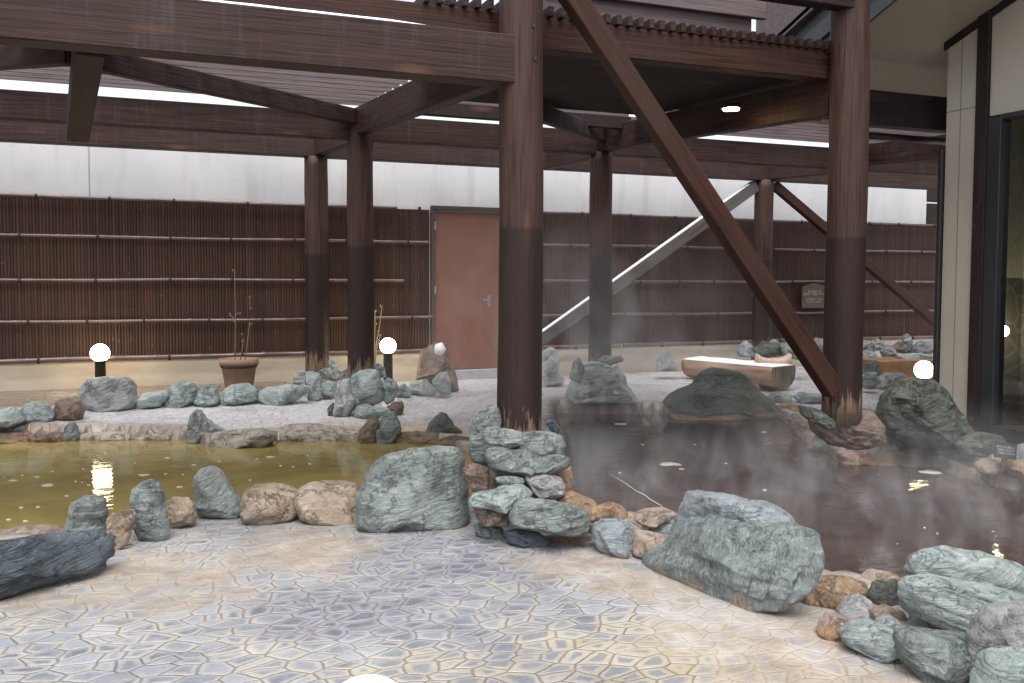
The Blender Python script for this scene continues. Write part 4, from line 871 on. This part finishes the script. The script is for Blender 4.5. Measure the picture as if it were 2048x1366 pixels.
for i in range(18):
    for k in range(len(prof)-1): bm.faces.new((rings[i][k], rings[i][k+1], rings[i+1][k+1], rings[i+1][k]))
    bm.faces.new((rings[i][-1], rings[i][0], rings[i+1][0], rings[i+1][-1]))
bm.faces.new(rings[0]); 
bmesh.ops.recalc_face_normals(bm, faces=bm.faces[:])
mk('seat', bm, M_LOG, bn, True)
bm = bmesh.new(); bm.faces.new([bm.verts.new((Lb+.002, y*1.02, Hs+z*1.02-.002)) for y, z in prof]); r = bmesh.ops.extrude_face_region(bm, geom=bm.faces[:]); bmesh.ops.translate(bm, verts=[g_ for g_ in r['geom'] if isinstance(g_, bmesh.types.BMVert)], vec=(-.03, 0, 0)); bmesh.ops.recalc_face_normals(bm, faces=bm.faces[:]); mk('end_face', bm, M_END, bn)
for xx, in ((.28,), (Lb-.3,)):
    bm = bmesh.new(); box(bm, xx-.06, xx+.06, -.16, .16, -.05, Hs-.2, .01); mk('leg', bm, M_LOG, bn)
bm = bmesh.new(); nX, nY = 30, 8; gr = []
for i in range(nX+1):
    row = []
    for j in range(nY+1):
        x = Lb*(.01+.98*i/nX); y = (-.215+.43*j/nY)*(.95+.06*i/nX); e_ = min(i, nX-i, j, nY-j); row.append(bm.verts.new((x, y+.008*noise.noise(Vector((x*9, y*9, 0))), Hs+(.004 if e_ == 0 else .024+.012*noise.noise(Vector((x*5, y*5, 3)))))))
    gr.append(row)
for i in range(nX):
    for j in range(nY): bm.faces.new((gr[i][j], gr[i+1][j], gr[i+1][j+1], gr[i][j+1]))
o = mk('snow', bm, M_SNOW, None, True, (eA.x, eA.y, gzb)); o.rotation_euler = (0, 0, ang); tag(o, 'sheet of snow on top of the log bench', 'snow', kind='stuff')
# wooden headrest
bm = bmesh.new(); K = 16; rr0 = []
for i in range(K+1):
    q = i/K*2-1; zt2 = .05+.045*q*q+.02*abs(q)**4; yy = .11
    rr0.append([bm.verts.new((q*.2, -yy, 0)), bm.verts.new((q*.2, -yy*.8, zt2)), bm.verts.new((q*.2, yy*.8, zt2)), bm.verts.new((q*.2, yy, 0))])
for i in range(K):
    for k in range(4): bm.faces.new((rr0[i][k], rr0[i][(k+1) % 4], rr0[i+1][(k+1) % 4], rr0[i+1][k]))
bm.faces.new(rr0[0][::-1]); bm.faces.new(rr0[-1]); bmesh.ops.recalc_face_normals(bm, faces=bm.faces[:])
hq = atd(1546, 722, 11.15)
o = mk('headrest', bm, simple('pale_wood', (.55, .41, .32), .6, .4, 0, 12, .2), None, True, (hq.x, hq.y, ztopb+.02)); o.rotation_euler = (0, 0, -TH-.05); tag(o, 'curved pale wooden headrest lying on the snowy log bench', 'headrest')

# ------------------------------------------------------------------ far basin
bx0 = atd(1752, 740, 11.5); bx1 = atd(1900, 740, 11.9)
bm = bmesh.new(); A = atd(1756, 752, 11.3); B = atd(1900, 752, 11.6); dv = B-A
za_, zb_ = atd(1756, 722, 11.3).z, atd(1756, 757, 11.3).z
o = mk('basin', bm, simple('orange_basin', (.30, .16, .08), .4, .5, 0, 5, .35)); bm = bmesh.new(); box(bm, 0, dv.xy.length, 0, .5, -.1, za_-.0, .01); bm.to_mesh(o.data) ; bm.free()
o.location = (A.x, A.y, 0); o.rotation_euler = (0, 0, math.atan2(dv.y, dv.x)); tag(o, 'low orange stained basin wall behind the right globe lamp', 'basin')

# ------------------------------------------------------------------ building at right
XF = 6.55
bd = empty('bath_house', (XF, 5.0, 0)); tag(bd, 'cream bath house with brown post, black window frame and wide eave at the right', 'building')
def bp(name, bm, mat, smooth=False, par=None):
    o = mk(name, bm, mat, None, smooth); o.parent = par or bd
    if par is None: o.matrix_parent_inverse = Matrix.Translation(bd.location).inverted()
    return o
def yX(x, X=XF): return onX(x, 560, X).y
ya, yb, yc, yd_ = yX(1884), yX(1945), yX(1969), yX(1996)
M_PANEL = simple('beige_panel', (0.4392, 0.3965, 0.3300), .7, .3, 0, 2.5, .04, .02)
M_BROWN = M_WOODD
zj = onX(1920, 220, XF).z
bm = bmesh.new(); box(bm, XF, XF+.1, yb+.002, ya, 0, zj-.003, .002); box(bm, XF, XF+.1, yb+.002, ya, zj+.003, 4.6, .002); box(bm, XF+.01, XF+.09, yb+.01, ya-.01, 0, 4.6); box(bm, XF+.1, 11, ya-.06, ya-.02, 0, 4.4)
bp('corner_panel', bm, M_PANEL)
bm = bmesh.new(); ym = yX(1912); box(bm, XF-.003, XF+.02, ym-.004, ym+.004, 0, 4.0); bp('joint_line', bm, simple('sealant', (.24, .21, .18), .8))
bm = bmesh.new(); box(bm, XF-.035, XF+.03, ya+.004, ya+.05, 0, 2.55, .006); bp('corner_trim', bm, M_BLK)
bm = bmesh.new(); box(bm, XF-.03, XF+.1, yc, yb, .1, 3.95, .005); bp('corner_post', bm, M_BROWN)
zw1 = onX(1975, 237, XF).z; zw0 = onX(1985, 850, XF).z
fr = bp('window', (lambda b: (box(b, XF-.02, XF+.1, yd_, yc-.002, zw0-.08, zw1, .004), box(b, XF-.02, XF+.1, 1.0, yd_, zw1-.03, zw1+.012, .004), box(b, XF-.03, XF+.12, 1.0, yc-.002, zw0-.16, zw0, .004), box(b, XF-.019, XF+.1, .94, 1.0, zw0-.08, zw1, .004), b)[-1])(bmesh.new()), M_BLK)
t = NT('window_glass'); gl = t.n('ShaderNodeBsdfGlossy'); gl.inputs['Roughness'].default_value = .01; gl.inputs['Color'].default_value = (1, 1, 1, 1)
tr = t.n('ShaderNodeBsdfTransparent'); tr.inputs[0].default_value = (.9, .93, .91, 1); fz = t.n('ShaderNodeFresnel'); fz.inputs[0].default_value = 2.0; mx = t.n('ShaderNodeMixShader'); t.l(fz.outputs[0], mx.inputs[0]); t.l(tr.outputs[0], mx.inputs[1]); t.l(gl.outputs[0], mx.inputs[2]); t.l(mx.outputs[0], t.out.inputs[0])
bm = bmesh.new(); bm.faces.new([bm.verts.new(p) for p in ((XF+.04, 1.0, zw0), (XF+.04, 1.0, zw1-.03), (XF+.04, yd_, zw1-.03), (XF+.04, yd_, zw0))]); pn = bp('pane', bm, t.m, par=fr)
# inside: tiled stone wall and pale wall
t = NT('inner_stone'); v = t.coord('World', (1, 1, 1)); ve = t.n('ShaderNodeTexVoronoi', feature='DISTANCE_TO_EDGE'); t.l(v, ve.inputs[0]); ve.inputs['Scale'].default_value = 4
t.fin(t.mix(t.mr(ve.outputs[0], .02, .05), (.2, .19, .17), (.11, .115, .11)), .5); M_INS = t.m
bm = bmesh.new(); box(bm, 7.4, 7.5, -1, ya-.08, 0, 1.42); box(bm, XF+.12, 7.398, ya-.11, ya-.062, 0, 1.42); bp('inner_stone_wall', bm, M_INS)
bm = bmesh.new(); box(bm, 7.403, 7.5, -1, ya-.08, 1.422, 3.3); box(bm, XF+.12, 7.4, ya-.108, ya-.062, 1.422, 3.3); box(bm, XF+.1, 7.5, -1, ya-.1, 3.3, 3.34); bp('inner_wall', bm, simple('inner_paint', (.6, .62, .55), .8))
bm = bmesh.new(); box(bm, XF+.12, 7.4, -1, ya-.1, .02, .12); bp('inner_floor', bm, simple('inner_tile', (.12, .1, .08), .3))
bm = bmesh.new(); bmesh.ops.create_uvsphere(bm, u_segments=20, v_segments=12, radius=.05, matrix=Matrix.Translation(onX(2006, 662, 7.0)))
t = NT('inner_lamp_glow'); e = t.n('ShaderNodeEmission'); e.inputs[0].default_value = (1, .8, .5, 1); e.inputs[1].default_value = 28; t.l(e.outputs[0], t.out.inputs[0]); bp('inner_lamp', bm, t.m, True)
bm = bmesh.new(); box(bm, XF, XF+.1, -1, yc-.002, zw1+.014, 4.8, .002); box(bm, XF, XF+.1, -1, yc-.002, 0, zw0-.165, .002); box(bm, XF, XF+.1, -1, .94, zw0-.16, zw1+.014); bp('front_wall', bm, M_PANEL)
bm = bmesh.new(); box(bm, XF-.06, XF+.05, -1, yc, .05, zw0-.17, .004); bp('skirting', bm, simple('dark_stone_base', (.05, .05, .048), .6))
# eave: sloping soffit, fascias, black shadow strip, rake trim
def zsf(Y): return 3.5-.35*(Y-6.07)
def slab(name, x0, x1, y0, y1, zo0, zo1, mat, par=None):
    bm = bmesh.new(); vs = []
    for x in (x0, x1):
        for y, zo in ((y0, zo0), (y1, zo0), (y1, zo1), (y0, zo1)): vs.append(bm.verts.new((x, y, zsf(y)+zo)))
    for f in ((0, 1, 2, 3), (7, 6, 5, 4), (0, 4, 5, 1), (1, 5, 6, 2), (2, 6, 7, 3), (3, 7, 4, 0)): bm.faces.new([vs[i] for i in f])
    bmesh.ops.recalc_face_normals(bm, faces=bm.faces[:]); return bp(name, bm, mat)
M_NAVY = simple('navy_metal', (0.0350, 0.0382, 0.0435), .4, .5, .2)
XS = 5.57
M_SOF = simple('soffit_board', (0.3795, 0.3392, 0.2760), .8, .2, 0, 2, .05, .02)
slab('soffit', XS, 11, 3.0, 7.4, 0, .04, M_SOF)
slab('rake_trim', XF-.02, XF+.001, 3.0, ya+.03, -.07, -.001, M_BROWN)
slab('roof', XS-.1, 11, 2.98, 7.42, .46, .5, M_NAVY)
slab('fascia', XS-.03, XS-.002, 3.0, 7.4, -.02, .14, M_NAVY)
slab('fascia', XS-.06, XS-.03, 3.0, 7.4, .15, .3, M_NAVY)
slab('fascia', XS-.03, XS-.002, 3.0, 7.4, .3, .42, M_BLK)  # black strip standing in for the shadow gap below the barge board
slab('barge_board', XS-.1, XS-.065, 3.0, 7.4, .44, .98, M_SLAT)
# gutter pipe under the right tie beam
bm = bmesh.new(); zp = zl(1800, 276, 6.9); tube(bm, [(onY(1740, 276, 6.9).x, 6.9, zp), (7.6, 6.9, zp)], .035, 10); tag(mk('gutter_pipe', bm, M_BLK, None, True), 'black gutter pipe under the beam between the right post and the bath house', 'pipe')
# neighbour structure past the wall end
bm = bmesh.new(); q0 = onY(1856, 420, 13); 
for i in range(5): box(bm, q0.x, q0.x+3, 13, 13.2, 1.0+i*.62, 1.0+i*.62+.58, .01)
tag(mk('outbuilding', bm, M_WOODD), 'dark boarded outbuilding glimpsed past the end of the white wall', 'building')

# ------------------------------------------------------------------ signs
M_TXT = simple('sign_lettering', (.42, .42, .45), .6)
def text(lines, size, mat, parent, M, lead=1.25):
    cu = bpy.data.curves.new('lettering', 'FONT'); cu.body = '\n'.join(lines); cu.size = size; cu.align_x = 'CENTER'; cu.align_y = 'CENTER'; cu.space_line = lead*.8; cu.extrude = .0008
    ob = bpy.data.objects.new('lettering', cu); COL.objects.link(ob); bpy.context.view_layer.update()
    me = bpy.data.meshes.new_from_object(ob.evaluated_get(bpy.context.evaluated_depsgraph_get())); bpy.data.objects.remove(ob); bpy.data.curves.remove(cu)
    me.materials.clear(); me.materials.append(mat); o = bpy.data.objects.new('lettering', me); COL.objects.link(o); o.parent = parent; o.matrix_local = M; return o
# small black sign
c = atd(2011, 901, 6.3); s_ = empty('notice_plate', c); s_.rotation_euler = (radians(-12), radians(7), -TH-.15); tag(s_, 'small black plate with three lines of white lettering on the right shore rocks', 'sign')
bm = bmesh.new(); box(bm, -.072, .072, -.004, .004, -.055, .055, .002); mk('plate', bm, M_BLK, s_)
bm = bmesh.new(); box(bm, -.02, .02, .003, .012, -.12, -.05, .002); mk('bracket', bm, M_BLK, s_)
text(['岩の上に登ると', '危険ですので', 'ご遠慮ください'], .0175, M_TXT, s_, Matrix.Translation((0, -.0055, 0)) @ Matrix.Rotation(pi/2, 4, 'X'), 1.5)
# wall sign
M_SGN = simple('sign_board_wood', (.075, .055, .035), .6)
q = onY(1628, 591, YW-.12); s_ = empty('wall_notice', q); tag(s_, 'brown wooden notice board hanging on the bamboo screen left of the right post', 'sign')
wS = onY(1653, 591, YW-.12).x-onY(1604, 591, YW-.12).x; hS = onY(1628, 568, YW-.12).z-onY(1628, 618, YW-.12).z
bm = bmesh.new(); box(bm, -wS/2, wS/2, -.012, .012, -hS/2, hS/2-.06, .003)
v = [bm.verts.new(p) for p in ((-wS/2, -.012, hS/2-.058), (wS/2, -.012, hS/2-.058), (0, -.012, hS/2), (-wS/2, .012, hS/2-.058), (wS/2, .012, hS/2-.058), (0, .012, hS/2))]
for f in ((0, 1, 2), (5, 4, 3), (0, 2, 5, 3), (2, 1, 4, 5), (1, 0, 3, 4)): bm.faces.new([v[i] for i in f])
mk('board', bm, M_SGN, s_)
M_TX2 = simple('faded_lettering', (.34, .3, .27), .7)
text(['露天風呂での', '飲食はご遠慮ください', '　', 'かけ湯をしてから', 'お入りください'], .04, M_TX2, s_, Matrix.Translation((0, -.0135, -.02)) @ Matrix.Rotation(pi/2, 4, 'X'), 1.2)

# ------------------------------------------------------------------ steam
def steam(name, x0, x1, y0, y1, z0, z1, dens, lo, hi, sc, label, hf=1.0):
    bm = bmesh.new(); box(bm, x0, x1, y0, y1, z0, z1)
    t = NT(name+'_vapour'); v = t.coord('World', (1, 1, .55)); n = t.noise(v, sc, 4, .6, 1.4)
    m = t.mr(n, lo, hi, 0, 1)
    gtc = t.n('ShaderNodeTexCoord').outputs['Generated']; sp_ = t.n('ShaderNodeSeparateXYZ'); t.l(gtc, sp_.inputs[0])
    def edge(s): return t.math('MULTIPLY', t.mr(s, 0, .25), t.mr(s, 1, .75))
    k = t.math('MULTIPLY', edge(sp_.outputs[0]), edge(sp_.outputs[1])); k = t.math('MULTIPLY', k, t.mr(sp_.outputs[2], .05, 1, 1, 0))
    d_ = t.math('MULTIPLY', t.math('MULTIPLY', m, k), dens)
    pv = t.n('ShaderNodeVolumePrincipled'); pv.inputs['Color'].default_value = (.93, .93, .95, 1); pv.inputs['Anisotropy'].default_value = .1; t.l(d_, pv.inputs['Density']); t.l(pv.outputs[0], t.out.inputs['Volume'])
    o = mk(name, bm, t.m); tag(o, label, 'steam', kind='stuff'); return o
steam('steam', 1.9, 6.4, 2.6, 6.6, -.04, .6, .95, .50, .70, 2.3, 'thin steam drifting over the dark pool')
steam('steam', 2.3, 6.0, 6.8, 10.0, .05, 2.3, .5, .47, .66, 1.3, 'steam rising between the main post and the rear post')
